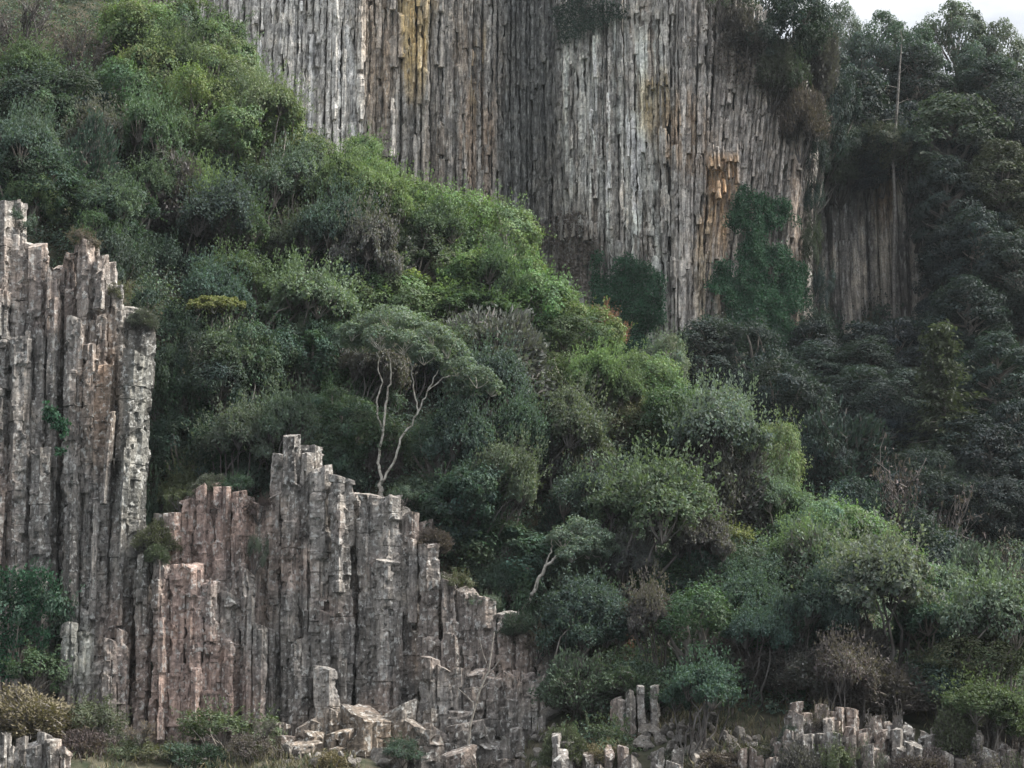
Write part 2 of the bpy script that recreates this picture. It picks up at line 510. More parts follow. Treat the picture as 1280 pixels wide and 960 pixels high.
def far_colour(V, seed, k=1.0):
    """Colours of the tall cliff: grey-brown, whitish runs, ochre and rust stains, a darker blue-grey recess, a sunlit end toned down."""
    g = np.random.default_rng(seed + 555)
    px, py = PX(V)
    P = V * np.array([1.6, 1.6, .10])
    n1 = noise3(P, 41); n2 = noise3(V * np.array([.5, .5, .12]), 43); n3 = noise3(V * np.array([2.4, 2.4, .22]), 47)
    c = np.tile(np.array([.285, .272, .255]) * g.choice([.45, .78, 1.0, 1.2, 1.6], p=[.16, .2, .28, .2, .16]) * g.uniform(.85, 1.15), (len(V), 1))
    c = blend(c, (.25, .20, .155), sstep(.5, .75, n2) * .55)
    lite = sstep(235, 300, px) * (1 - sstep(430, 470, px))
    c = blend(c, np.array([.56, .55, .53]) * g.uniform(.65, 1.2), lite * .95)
    c = blend(c, (.62, .62, .60), blob(px, py, 445, 130, 24, 90) * sstep(.5, .6, n3))
    c = blend(c, (.33, .25, .18), blob(px, py, 470, 60, 22, 110) * .5)
    c = blend(c, (.16, .15, .14), blob(px, py, 550, 130, 22, 140) * .5)
    c = blend(c, (.28, .2, .14), blob(px, py, 595, 150, 28, 110) * sstep(.35, .6, n1) * .7)
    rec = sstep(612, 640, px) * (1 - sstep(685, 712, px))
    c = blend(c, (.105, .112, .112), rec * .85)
    kk = g.choice([.55, .8, 1.0])
    pale = sstep(690, 715, px) * (1 - sstep(800, 845, px)) * sstep(-20, 90, py)
    c = blend(c, np.array([.60, .63, .60]), pale * sstep(.33, .5, n3) * g.choice([.35, .95]))
    c = blend(c, (.13, .125, .115), np.clip(blob(px, py, 740, 330, 70, 60) + blob(px, py, 700, 240, 30, 80), 0, 1) * .6)
    c = blend(c, np.array([.34, .315, .30]) * g.uniform(.7, 1.2), sstep(835, 870, px) * .7)
    # ochre runs
    taper = 23 - np.clip(py, 0, 200) * .1
    o1 = (1 - sstep(.75, 1.2, np.abs(px - 520 + (n1 - .5) * 9) / np.maximum(taper, 1))) * (1 - sstep(70, 150, py))
    c = blend(c, (.60, .46, .24), o1 * (.5 + .5 * kk) * (.72 + .28 * sstep(.35, .6, n3)))
    o2 = (1 - sstep(.5, 1.1, np.abs(px - 596 + (py - 90) * .12) / 8)) * sstep(20, 60, py) * (1 - sstep(120, 175, py))
    c = blend(c, (.36, .27, .15), o2 * .9 * kk * sstep(.35, .6, n3))
    c = blend(c, (.42, .34, .2), blob(px, py, 818, 130, 22, 42) * sstep(.3, .5, n3) * kk)
    c = blend(c, (.40, .29, .2), blob(px, py, 852, 165, 34, 50) * sstep(.35, .6, n3) * .7)
    edge = 903 - sstep(230, 300, py) * 12
    o3 = (1 - sstep(.85, 1.15, np.abs(px - edge) / 20)) * sstep(186, 200, py) * (1 - sstep(290, 350, py))
    c = blend(c, (.48, .33, .21), o3 * (.5 + .5 * kk) * (.35 + .65 * sstep(.3, .55, n3)))
    c = blend(c, (.36, .30, .22), blob(px, py, 885, 350, 16, 90) * sstep(.4, .6, n3) * .8)
    c = blend(c, (.30, .2, .13), blob(px, py, 996, 300, 10, 130) * .4)
    c = blend(c, (.14, .133, .125), sstep(996, 1008, px) * .8)  # cliff end painted darker to tone down the sun on it
    return np.clip(c * k * 1.2, 0, .7)


def lerp_prof(prof, x):
    p = np.array(prof, float)
    return np.interp(x, p[:, 0], p[:, 1])


def base_point(px, py, Y):
    return W(px, py, Y)


def build_buttress(name, cells, label, cat, group, seed0, mat=M_ROCK_NEAR, colour=near_colour, slivers=0):
    """cells: (px left, px right, top py, bottom py, Y, lean px to the right at the top)."""
    g = np.random.default_rng(seed0)
    mid = W(np.mean([c[0] for c in cells]), max(c[3] for c in cells), np.mean([c[4] for c in cells]))
    front = [c for c in cells if c[3] - c[1 + 1] > 120]
    cells = list(cells)
    for k in range(slivers):
        c = front[int(g.integers(0, len(front)))]
        wd = g.uniform(8, 15); x = g.uniform(c[0] - 2, c[1] - wd + 2)
        hi = c[2] + g.uniform(.03, .75) * (c[3] - c[2]); lo = min(c[3], hi + g.uniform(40, 260))
        cells.append((x, x + wd, hi, lo, c[4] - (c[1] - c[0]) / F * c[4] / 2 * .8 - g.uniform(0, .12), c[5] * .4, 9, 1))
    root = bpy.data.objects.new(name, None)
    COL.objects.link(root)
    root.location = mid
    tag(root, label, cat, group, 'thing')
    for k, c in enumerate(cells):
        l, r_, top, bot, Y = c[:5]
        lean = c[5] if len(c) > 5 else 0
        T = W((l + r_) / 2 + lean, top, Y); B = W((l + r_) / 2, bot, Y)
        z0 = B[2] - (3.0 if len(c) < 8 else 0)
        wd = (r_ - l) / F * Y
        r = wd / 2 * 1.42
        h = T[2] - z0
        lx = (T[0] - B[0]) / max(T[2] - B[2], .1)
        V, Q, Tr, tn = column_geo(B[0] - lx, Y, z0, T[2], r, max(r * .9, .45) if len(c) < 8 else .3, ns=int(g.integers(5, 7)), lean=(lx, .02), seg=g.uniform(.7, 1.9),
                              rough=.07, sub=5, dz=.10, seed=seed0 * 100 + k, slant=.3, chip=.14, block=min(1.1, r / .42))
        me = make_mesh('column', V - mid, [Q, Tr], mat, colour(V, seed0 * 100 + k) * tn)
        link('column', me, root)
    return root


def cells_from(bounds, prof, bottom, Y, jit=9, yj=.2, lean=0, seed=1, gaps=()):
    g = np.random.default_rng(seed)
    out = []
    for a, b in zip(bounds[:-1], bounds[1:]):
        if (a, b) in gaps: continue
        out.append((a, b, lerp_prof(prof, (a + b) / 2) + g.uniform(-jit, jit) * .8, bottom if not callable(bottom) else bottom((a + b) / 2), Y + g.uniform(-yj, yj), lean))
    return out


# --- the broad middle buttress
prof_mid = [(190, 668), (205, 655), (222, 628), (240, 612), (262, 606), (285, 610), (303, 612), (315, 640), (330, 622), (345, 610), (356, 545), (372, 540), (388, 562), (408, 590), (430, 596), (445, 606), (462, 618), (480, 622),
            (500, 622), (520, 645), (535, 668), (550, 705), (575, 738), (600, 748), (625, 758), (650, 775), (670, 788), (690, 812)]
cells = []
cells += cells_from([200, 221, 243, 264, 286, 306], prof_mid, 920, 80.0, 8, .35, 3, 3)
cells += cells_from([308, 330, 352], prof_mid, 915, 80.4, 8, .2, 2, 4)
cells += [(352, 374, 545, 915, 79.6, 2), (372, 391, 566, 915, 79.9, 2)]
cells += cells_from([388, 413, 441], prof_mid, 920, 79.3, 8, .3, 1, 5)
cells += cells_from([447, 474, 500, 521], prof_mid, 915, 79.4, 8, .3, 0, 6)
cells += cells_from([527, 552, 575, 597, 621, 645, 667, 690], prof_mid, 960, 78.7, 6, .14, -1, 7)
cells += cells_from([528, 548, 566, 586, 606, 628, 648, 668, 692], [(520, 800), (560, 838), (600, 842), (640, 846), (692, 862)], 975, 77.6, 9, .15, 0, 17)
# lower front row
cells += [(166, 188, 694, 925, 78.9, 3), (188, 210, 700, 925, 78.6, 3), (210, 232, 705, 925, 78.8, 3), (232, 252, 708, 925, 78.7, 2), (252, 272, 724, 920, 78.8, 2), (274, 298, 742, 915, 79.1, 2), (300, 318, 712, 905, 79.2, 1), (318, 334, 782, 900, 78.8, 1),
          (362, 384, 800, 920, 78.9, 1), (396, 425, 835, 925, 78.4, 0), (470, 498, 700, 918, 79.0, 0), (640, 664, 840, 955, 77.6, 0), (664, 688, 850, 960, 77.4, 0), (580, 604, 860, 960, 77.4, 0)]
# rear row closing the gaps
cells += cells_from([195, 232, 275, 312, 340, 365, 400, 435, 462, 505, 540, 565, 590, 610, 630, 650, 668, 684, 702], [(a, b + 5) for a, b in prof_mid], 900, 80.6, 5, .2, 1, 8)
build_buttress('rock_buttress', cells, 'broad grey buttress of cracked upright columns below the pale two-stemmed tree, pinkish at its foot', 'rock outcrop', 'columnar rock outcrops', 3, slivers=44)

# --- the tall buttress at the edge
prof_left = [(-80, 250), (-10, 252), (10, 262), (30, 292), (45, 318), (60, 330), (78, 322), (100, 300), (118, 318), (132, 342), (150, 366), (168, 392), (190, 402)]
cells = []
cells += cells_from([-84, -60, -36, -12, 8, 30, 52, 70], prof_left, 890, 81.0, 10, .35, 5, 11)
cells += cells_from([74, 92, 110, 130, 150], prof_left, 890, 81.2, 10, .4, 6, 12)
cells += [(128, 158, 440, 880, 80.4, 26), (146, 170, 392, 880, 81.4, 20)]
cells += [(78, 100, 395, 880, 80.3, 6), (97, 116, 430, 880, 80.2, 7), (112, 134, 455, 880, 80.3, 7), (10, 34, 420, 890, 80.1, 5), (36, 58, 560, 890, 80.0, 4), (-16, 8, 360, 890, 80.2, 5)]
cells += cells_from([-84, -50, -16, 20, 50, 82, 112, 140, 172], [(a, b + 4) for a, b in prof_left], 880, 81.8, 10, .2, 8, 13)
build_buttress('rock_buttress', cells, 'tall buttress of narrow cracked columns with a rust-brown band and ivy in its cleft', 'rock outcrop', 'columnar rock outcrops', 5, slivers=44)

# --- low stumps in front
cells = [(78, 97, 778, 880, 78.4, 2, 2.0), (96, 116, 790, 872, 78.6, 2), (130, 146, 800, 915, 78.2, 2), (146, 161, 788, 915, 78.5, 2), (112, 130, 830, 905, 78.9, 2)]
build_buttress('rock_outcrop', cells, 'small pale grey column stumps at the foot of the tall buttress', 'rock outcrop', 'columnar rock outcrops', 7)
g_ = np.random.default_rng(77)
cells = [(x, x + 15 + g_.uniform(-2, 4), 925 + g_.uniform(-14, 14) + abs(x - 35) * .1, 985, 73 + g_.uniform(-.5, .5), 1) for x in range(-30, 76, 13)]
build_buttress('rock_outcrop', cells, 'low clump of short grey columns under the yellowish dry grass', 'rock outcrop', 'columnar rock outcrops', 8)
cells = []
prof_r = [(680, 925), (730, 938), (800, 944), (900, 950), (960, 930), (985, 892), (1010, 880), (1040, 890), (1075, 900), (1110, 904), (1150, 908), (1190, 914), (1240, 912), (1310, 920)]
for row, (Y, dn) in enumerate(((71.6, 0), (71.0, 16), (70.3, 34))):
    x = 690 + row * 5
    while x < 1310:
        w = g_.uniform(9, 19)
        cells.append((x, x + w, lerp_prof(prof_r, x + w / 2) + dn + g_.uniform(-11, 11), 990, Y + g_.uniform(-.25, .25), g_.uniform(-2, 2)))
        x += w * g_.uniform(.95, 1.5 if row else 1.15) * (1.5 if 700 < x < 940 else 1)
build_buttress('rock_outcrop', cells, 'low outcrop of short upright columns half buried in grey scrub beside the rubble slope', 'rock outcrop', 'columnar rock outcrops', 9, colour=lambda v, q: near_colour(v, q) * .8)
cells = [(x, x + 11, 864 + g_.uniform(-10, 12), 912, 74.6 + g_.uniform(-.4, .4), g_.uniform(-2, 2)) for x in (764, 775, 785, 799, 812)]
build_buttress('rock_outcrop', cells, 'five slim grey column tips half hidden in scrub below the dry orange bush', 'rock outcrop', 'columnar rock outcrops', 10)


cells = []
for row, (Y, y0) in enumerate(((77.3, 890), (76.7, 908), (76.1, 926), (75.6, 944))):
    x = 342 + row * 9
    while x < 640:
        w = g_.uniform(12, 44)
        cells.append((x, x + w, y0 + g_.uniform(-12, 14) + abs(x - 470) * .03, 990, Y + g_.uniform(-.3, .3), g_.uniform(-3, 3)))
        x += w * g_.uniform(1.0, 1.5)
build_buttress('rock_outcrop', cells, 'jumbled ledge of broken grey and ochre blocks under the middle buttress', 'rock outcrop', 'columnar rock outcrops', 12, colour=lambda v, q: near_colour(v, q) * .72)


# --- the tall cliff behind
def cliff_y(px):
    return lerp_prof([(150, 139), (300, 138), (430, 137), (520, 138.2), (590, 139.2), (625, 142), (665, 143.2), (690, 141.5), (715, 138.6), (790, 137.2), (850, 136.4), (905, 137.0), (950, 137.8), (1000, 139.2), (1020, 141.5), (1046, 147)], px)


def rim(px):
    return lerp_prof([(150, -160), (700, -150), (840, -60), (900, -20), (925, 10), (960, 62), (1000, 118), (1014, 165), (1046, 200)], px)


def foot(px):
    return lerp_prof([(150, 330), (430, 330), (640, 430), (700, 480), (850, 475), (880, 465), (905, 430), (985, 440), (1014, 430)], px)


root = bpy.data.objects.new('cliff', None); COL.objects.link(root)
root.location = W(620, 420, 138)
tag(root, 'tall cliff of long thin columns with ochre streaks behind the green ridge', 'cliff', None, 'structure')
g = np.random.default_rng(21)
bags = {}
nid = 0
for row, (dy, step, prob) in enumerate(((0, 7.0, .4), (.2, 6.2, .75), (.42, 6.6, .95), (.8, 8, 1.0))):
    px = 170 + row * 4.0
    while px < 1016:
        w = step * g.uniform(.55, 1.7)
        pc = px + w / 2
        px += w
        Y = cliff_y(pc) + dy + g.normal(0, .09) + 1.3 * (fbm(np.array([[pc * .02, 0, 0]]), 88, 3)[0] - .5)
        top, bot = rim(pc) + g.uniform(-5, 5), foot(pc)
        if 916 < pc < 984 and row < 2: bot = 236 + g.uniform(-12, 16)
        spans = [(bot + 15, top)]
        if row < 2:
            spans = []
            q = bot - (g.uniform(0, 60) if row == 0 else g.uniform(0, 25))
            while q > top:
                ln = g.choice([g.uniform(12, 60), g.uniform(50, 220)]) * (1.3 if row else 1)
                e = max(q - ln, top)
                if g.random() < prob: spans.append((q, e))
                q = e - g.uniform(3, 40)
        lean_px = .10 * sstep(840, 930, pc)
        for (b, t) in spans:
            pb = pc - (b - 250) * lean_px * 1.0 if lean_px else pc
            B = W(pb, b, Y); T = W(pc - (t - 250) * lean_px, t, Y)
            h = T[2] - B[2]
            if h < .5: continue
            lx = (T[0] - B[0]) / h if lean_px else 0
            r = w / F * Y / 2 * 1.2
            seed = int(g.integers(1, 10 ** 6))
            V, Qd, Tr, tn = column_geo(B[0], Y, B[2], T[2], r, r, ns=int(g.integers(5, 7)), lean=(lx, 0), seg=g.uniform(.8, 2.8), rough=.06, sub=2, dz=.26, seed=seed, slant=.6, chip=.25, block=.95)
            V = V - np.array(root.location)
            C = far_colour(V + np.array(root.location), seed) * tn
            bags.setdefault(nid if row == 0 else 'rest', Bag()).add(V, Qd, Tr, C)
        nid += 1
for px0, px1, t_, b_, dy in ((886, 920, 184, 203, -.75), (884, 898, 192, 210, -.6), (908, 920, 200, 224, -.55), (888, 914, 232, 243, -.6), (806, 834, 96, 108, -.4), (700, 740, 280, 296, -.4)):
    x = px0
    while x < px1:
        w = g.uniform(5, 9); pc = x + w / 2; x += w
        Y = cliff_y(pc) + dy + g.normal(0, .12); tt = t_ + g.uniform(-7, 7); bb = b_ + g.uniform(-4, 8)
        B = W(pc, bb, Y); T = W(pc, tt, Y)
        V, Qd, Tr, tn = column_geo(B[0], Y, B[2], T[2], w / F * Y / 2 * 1.3, .55, ns=5, seg=1.5, rough=.06, sub=2, dz=.2, seed=int(g.integers(1, 10 ** 6)), slant=.6, chip=.25, block=.9)
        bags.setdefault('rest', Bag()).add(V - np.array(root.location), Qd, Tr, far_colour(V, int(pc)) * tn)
for k, b in bags.items():
    if k == 'rest':
        tag(link('rock_face', b.mesh('rock_face', M_ROCK_FAR), root), kind='stuff')
    else:
        link('column', b.mesh('column', M_ROCK_FAR), root)
# the rock body behind the columns
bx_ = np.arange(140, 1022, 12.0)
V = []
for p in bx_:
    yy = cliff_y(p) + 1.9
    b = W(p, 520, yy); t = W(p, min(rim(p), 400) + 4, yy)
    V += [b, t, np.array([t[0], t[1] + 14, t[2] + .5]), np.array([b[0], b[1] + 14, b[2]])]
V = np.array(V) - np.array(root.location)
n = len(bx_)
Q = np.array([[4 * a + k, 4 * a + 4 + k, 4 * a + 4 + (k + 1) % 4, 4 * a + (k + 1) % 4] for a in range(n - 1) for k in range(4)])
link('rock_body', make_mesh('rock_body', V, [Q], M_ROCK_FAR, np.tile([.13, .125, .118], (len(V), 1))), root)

# --- the shaded cliff in the gully
root = bpy.data.objects.new('cliff', None); COL.objects.link(root)
root.location = W(1080, 430, 150)
tag(root, 'dark shaded cliff of faint columns under the wooded rim beside the gully', 'cliff', None, 'structure')
allb = Bag()
for row, (dy, step) in enumerate(((0, 11), (.6, 12), (1.3, 12))):
    px = 1004 + row * 4
    while px < 1200:
        w = step * g.uniform(.7, 1.5); pc = px + w / 2; px += w
        Y = 150 + dy + g.normal(0, .2) + .8 * math.sin(pc * .07)
        top = lerp_prof([(1000, 205), (1040, 190), (1090, 185), (1130, 185), (1200, 170)], pc) + g.uniform(-10, 10)
        bot = 440
        segs = [(bot, top)] if row else [(bot, bot - g.uniform(40, 200)), (bot - g.uniform(205, 215), top)]
        for b, t in segs:
            if row == 0 and g.random() < .35: continue
            B, T = W(pc, b, Y), W(pc, t, Y)
            seed = int(g.integers(1, 10 ** 6))
            V, Qd, Tr, tn = column_geo(B[0], Y, B[2], T[2], w / F * Y / 2 * 1.15, None, ns=6, seg=g.uniform(1.5, 5), rough=.1, sub=1, dz=.6, seed=seed, slant=.3, chip=.16)
            px_, py_ = PX(V)
            C = np.tile(np.array([.135, .13, .124]) * g.uniform(.5, 1.5), (len(V), 1))  # gully shade put into the darker base colour
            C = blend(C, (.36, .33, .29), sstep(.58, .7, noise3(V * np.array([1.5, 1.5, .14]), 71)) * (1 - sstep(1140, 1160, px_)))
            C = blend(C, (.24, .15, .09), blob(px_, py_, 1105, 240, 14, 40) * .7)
            V = V - np.array(root.location)
            if row == 0:
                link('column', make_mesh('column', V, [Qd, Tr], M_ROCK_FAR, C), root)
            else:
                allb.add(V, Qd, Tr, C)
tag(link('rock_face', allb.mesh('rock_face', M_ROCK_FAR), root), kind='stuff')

# ------------------------------------------------------------------ plant prototypes (unit size: crown radius about 1)
def limb(bag, a, b, r0, r1, sag=.12, n=6, seg=5, g=None, C=None):
    t = np.linspace(0, 1, seg)[:, None]
    mid = g.normal(0, 1, 3) * np.array([1, 1, .5]) * sag * np.linalg.norm(b - a)
    p = a * (1 - t) + b * t + mid * (4 * t * (1 - t))
    p[1:-1] += g.normal(0, .025, (seg - 2, 3)) * np.linalg.norm(b - a)
    v, q = tube_rings(p, np.linspace(r0, r1, seg), n)
    bag.add(v, q, None, C)
    return p


def clump(bag, g, c, rc, n, size, outward, asp=.6, up=.45, tint=None, squash=.75, streaky=0.0):
    d = rand_dirs(n * 2, g)
    keep = (d @ outward) > -.35 + .25 * g.random(len(d))
    d = d[keep][:n]
    n = len(d)
    rr = rc * (.45 + .6 * g.random(n) ** .55)
    # sub-tufts give the uneven, feathery outline
    lump = .8 + .45 * noise3(d * 2.6 + c * 7.1, 3)
    P = c + d * (rr * lump)[:, None] * np.array([1, 1, squash])
    Nn = norm(d * .9 + outward * .35 + np.array([0, 0, up]) + g.normal(0, .42, (n, 3)))
    D = norm(np.cross(Nn, g.normal(size=(n, 3)))) * (1 - streaky) + streaky * norm(d + outward)
    sz = size * g.uniform(.6, 1.35, n)
    V, Q = leaf_quads(P, D, Nn, sz, asp)
    t = np.ones(3) if tint is None else tint
    C = np.repeat((g.uniform(.82, 1.18, n)[:, None] * t * (1 + g.normal(0, .05, (n, 3)))), 4, 0)
    bag.add(V, Q, None, np.clip(C, .2, 2.2))


def dome_centres(g, n, rx=.72, rz=.6, zc=1.0, low=-.15, jit=.12):
    k = np.arange(n) + .5
    ph = k * 2.39996 + g.uniform(0, 6.28)
    z = 1 - (1 - low) * k / n
    s = np.sqrt(np.maximum(0, 1 - z * z))
    d = np.stack([np.cos(ph) * s, np.sin(ph) * s, z], 1)
    R_ = (.78 + .4 * noise3(d * 1.7 + g.uniform(0, 50, 3), 2))[:, None]
    c = d * R_ * np.array([rx, rx, rz]) + g.normal(0, jit * .5, (n, 3))
    return c + np.array([0, 0, zc]), norm(d * np.array([1, 1, 1.2]))


def lobed_centres(g, n, k, rx, rz, zc, low=-.5):
    """Clump centres over several merged, unequal cushions: an uneven, lopsided crown."""
    C = [np.array([0, 0, 0.])]; R_ = [np.array([rx * .72, rx * .72, rz * .8])]
    for q in range(k):
        a = g.uniform(0, 6.28); e = g.uniform(-.45, .75)
        r = g.uniform(.32, .58)
        C.append(np.array([math.cos(a) * rx * g.uniform(.45, .85), math.sin(a) * rx * g.uniform(.45, .85), e * rz * .7]))
        R_.append(np.array([rx * r, rx * r, rz * r * g.uniform(.7, 1.0)]))
    out, nor = [], []
    for _ in range(n * 30):
        if len(out) >= n: break
        q = int(g.integers(0, len(C))); d = rand_dirs(1, g)[0]
        if d[2] < low: continue
        p = C[q] + d * R_[q]
        if any(np.sum(((p - C[w]) / R_[w]) ** 2) < .8 for w in range(len(C)) if w != q): continue
        if any(np.sum((p - o) ** 2) < (.17 * rx) ** 2 for o in out): continue
        out.append(p + g.normal(0, .04, 3)); nor.append(d)
    return np.array(out) + np.array([0, 0, zc]), norm(np.array(nor) * np.array([1, 1, 1.2]))


def sprigs(bag, g, cs, ds, n, size, tint=1.0):
    """Single shoots that stick out and fray the outline."""
    for _ in range(n):
        q = int(g.integers(0, len(cs)))
        d = norm(ds[q] + g.normal(0, .35, 3) + np.array([0, 0, .35]))
        m = 11
        t = g.uniform(.1, .55, m)
        P_ = cs[q] + d * t[:, None] + g.normal(0, .025, (m, 3))
        D_ = norm(d + g.normal(0, .55, (m, 3)))
        v, f = leaf_quads(P_, D_, norm(g.normal(0, .6, (m, 3)) + np.array([0, 0, 1.0])), size * g.uniform(.7, 1.25, m), .5)
        bag.add(v, f, None, np.repeat(g.uniform(.75, 1.3, m)[:, None] * np.ones(3) * tint, 4, 0))


def proto(kind, seed):
    """-> (trunk mesh, crown mesh, height)"""
    g = np.random.default_rng(seed)
    tr, cw = Bag(), Bag()
    H = 2.0
    if kind == 'dome':            # dense evergreen broadleaf, cauliflower crown to near the ground
        n = 54
        n = 64
        cs, ds = lobed_centres(g, n, int(g.integers(4, 8)), .86, .86, .82, -.6)
        ls = g.uniform(.055, .078)
        sprigs(cw, g, cs, ds, 90, ls)
        for c, d in zip(cs, ds):
            clump(cw, g, c, g.uniform(.15, .33), 175, ls, d, tint=np.array([1, 1, 1]) * g.uniform(.75, 1.25) * np.array([g.uniform(.88, 1.12), 1, g.uniform(.8, 1.1)]))
        for c in cs[::4]:
            limb(tr, np.array([0, 0, .25]), c, .05, .015, .1, 5, 5, g)
        limb(tr, np.array([0, 0, -.5]), np.array([.05, 0, .6]), .09, .055, .05, 6, 5, g)
        H = 1.8
    elif kind == 'umbrella':      # flat-topped windswept crown on bare forked stems
        n = 52
        cs, ds = dome_centres(g, n, .8, .5, 1.5, -.22, .3)
        cs[:, 2] -= .28 * np.clip(cs[:, 0], -.3, 1) ** 2
        for c, d in zip(cs, ds):
            clump(cw, g, c, g.uniform(.16, .27), 130, .07, norm(d + np.array([0, 0, .5])), squash=.6, tint=np.array([1, 1, 1]) * g.uniform(.75, 1.25))
        f1, f2 = np.array([-.1, 0, .95]), np.array([.3, .05, 1.0])
        b = np.array([-.05, 0, -.4])
        m = np.array([-.02, 0, .15])
        limb(tr, b, m, .05, .04, .03, 6, 4, g)
        limb(tr, m, f1, .034, .026, .05, 6, 5, g); limb(tr, m, f2, .03, .022, .05, 6, 5, g)
        for k, c in enumerate(cs[::4]):
            limb(tr, f1 if c[0] < .05 else f2, c, .018, .006, .1, 5, 5, g)
        H = 2.08
    elif kind == 'brush':         # cushion of fine grey twigs, feathery leaves at their ends
        nb = 420
        d = rand_dirs(nb * 4, g); d = d[d[:, 2] > -.05][:nb]
        lop = .55 + .75 * noise3(d * 2.0 + seed, 6)
        b0 = np.array([0, 0, .25])
        for k, (dd, l) in enumerate(zip(d, lop)):
            tip = b0 + dd * np.array([.98, .98, .95]) * l * g.uniform(.82, 1.03)
            st = b0 * .8 + dd * np.array([.4, .4, .25]) * l + g.normal(0, .1, 3)
            p = limb(tr, st, tip, .010, .003, .12, 3, 4, g)
            m = 9
            P = st + (tip - st) * g.uniform(.1, .95, m)[:, None] + g.normal(0, .05, (m, 3))
            D = norm(dd + g.normal(0, .45, (m, 3)))
            v, q = leaf_quads(P, D, norm(g.normal(size=(m, 3)) + dd), .2 * g.uniform(.6, 1.3, m), .13)
            tr.add(v, q)
            m = 24
            t = g.uniform(.55, 1.03, m) ** .7
            P = st + (tip - st) * t[:, None] + g.normal(0, .06, (m, 3))
            D = norm(dd + g.normal(0, .5, (m, 3)) + np.array([0, 0, .15]))
            Nn = norm(np.cross(D, g.normal(size=(m, 3))) + np.array([0, 0, .45]) + dd * .4)
            v, q = leaf_quads(P, D, Nn, .085 * g.uniform(.6, 1.3, m), .5)
            C = np.repeat(g.uniform(.7, 1.3, m)[:, None] * np.ones(3) * (.75 + .5 * noise3(P * 2 + seed, 8))[:, None], 4, 0)
            cw.add(v, q, None, C)
        for k in range(7):
            a = g.uniform(0, 6.28)
            limb(tr, np.array([0, 0, -.4]), np.array([.5 * math.cos(a), .5 * math.sin(a), .75]), .035, .012, .12, 5, 5, g)
        H = 1.25
    elif kind == 'lobes':         # several feathery cushions on leaning grey limbs, hollow below
        nl = 13
        lop_ = g.normal(0, .16, 2)
        for k in range(nl):
            a = k * 2.4 + g.uniform(0, .6); rr = .68 * math.sqrt((k + .3) / nl)
            c = np.array([rr * math.cos(a) * g.uniform(.8, 1.2) + lop_[0], rr * math.sin(a) + lop_[1], .62 + .72 * math.sqrt(max(0, 1 - (rr / .74) ** 2)) + g.uniform(-.12, .1)])
            R0 = g.uniform(.2, .46)
            cs, ds = dome_centres(g, 15, R0 * .72, R0 * .6, 0, -.05, .06)
            tint = np.ones(3) * g.uniform(.8, 1.2)
            sprigs(cw, g, c + cs, ds, 12, .06)
            for q, e in zip(cs, ds):
                clump(cw, g, c + q, R0 * g.uniform(.34, .5), 85, .063, norm(e + np.array([0, 0, .3])), asp=.55, tint=tint * g.uniform(.85, 1.15), squash=.8, streaky=.4)
                limb(tr, c - np.array([0, 0, R0 * .6]), c + q, .013, .005, .1, 3, 4, g)
            limb(tr, np.array([0, 0, -.3]) + g.normal(0, .06, 3), c - np.array([0, 0, R0 * .4]), .03, .012, .14, 6, 6, g)
        H = 1.85
    elif kind == 'bush':          # low loose shrub
        cs, ds = lobed_centres(g, 30, 5, .85, .6, .38, -.2)
        sprigs(cw, g, cs, ds, 70, .08)
        for c, d in zip(cs, ds):
            clump(cw, g, c, g.uniform(.16, .34), 95, .08, d, tint=np.ones(3) * g.uniform(.7, 1.3))
        for c in cs[::2]:
            limb(tr, np.array([0, 0, -.3]), c, .028, .008, .1, 4, 5, g)
        H = 1.12
    elif kind == 'tall':          # forest tree: boughs in uneven tiers up a trunk
        cs = []
        for k in range(52):
            z = .45 + 2.4 * (k / 52) + g.uniform(-.1, .1)
            w = .9 * math.sin(min(1, (z - .2) / 1.5) * 1.4) * (1 - max(0, z - 1.9) / 1.35)
            a = k * 2.39996 + g.uniform(-.4, .4)
            r = w * g.uniform(.45, 1.0)
            cs.append(np.array([r * math.cos(a), r * math.sin(a), z]))
        for c in cs:
            out = norm(np.array([c[0], c[1], .5]))
            clump(cw, g, c, g.uniform(.24, .42), 220, .078, out, squash=.6, tint=np.ones(3) * g.uniform(.7, 1.3))
            limb(tr, np.array([0, 0, max(.3, c[2] - .35)]), c, .035, .01, .08, 4, 4, g)
        limb(tr, np.array([0, 0, -.6]), np.array([g.uniform(-.1, .1), 0, 2.7]), .1, .025, .03, 6, 8, g)
        H = 3.05
    elif kind == 'conifer':       # drooping layered sprays
        for k in range(60):
            z = .25 + 2.5 * (k / 60)
            L_ = (.95 - .72 * k / 60) * g.uniform(.6, 1.1)
            a = k * 2.39996 + g.uniform(-.5, .5)
            s0 = np.array([0, 0, z]); e0 = np.array([L_ * math.cos(a), L_ * math.sin(a), z - .12 * L_ + g.uniform(-.1, .12)])
            limb(tr, s0, e0, .018, .005, .06, 4, 4, g)
            m = 90
            t = g.random(m) ** .7
            P = s0 + (e0 - s0) * t[:, None] + g.normal(0, 1, (m, 3)) * np.array([.1, .1, .05])
            D = norm((e0 - s0) + g.normal(0, .3, (m, 3)) + np.array([0, 0, -.15]))
            Nn = norm(np.array([0, 0, 1]) + g.normal(0, .45, (m, 3)))
            v, q = leaf_quads(P, D, Nn, .12 * g.uniform(.6, 1.3, m), .4)
            cw.add(v, q, None, np.repeat(g.uniform(.65, 1.35, m)[:, None] * np.ones(3) * g.uniform(.8, 1.2), 4, 0))
        limb(tr, np.array([0, 0, -.6]), np.array([0, 0, 2.85]), .07, .015, .02, 6, 8, g)
        H = 2.9
    elif kind == 'thin':          # open, airy crown against the sky
        cs, ds = dome_centres(g, 44, .72, .8, 1.35, -.5, .34)
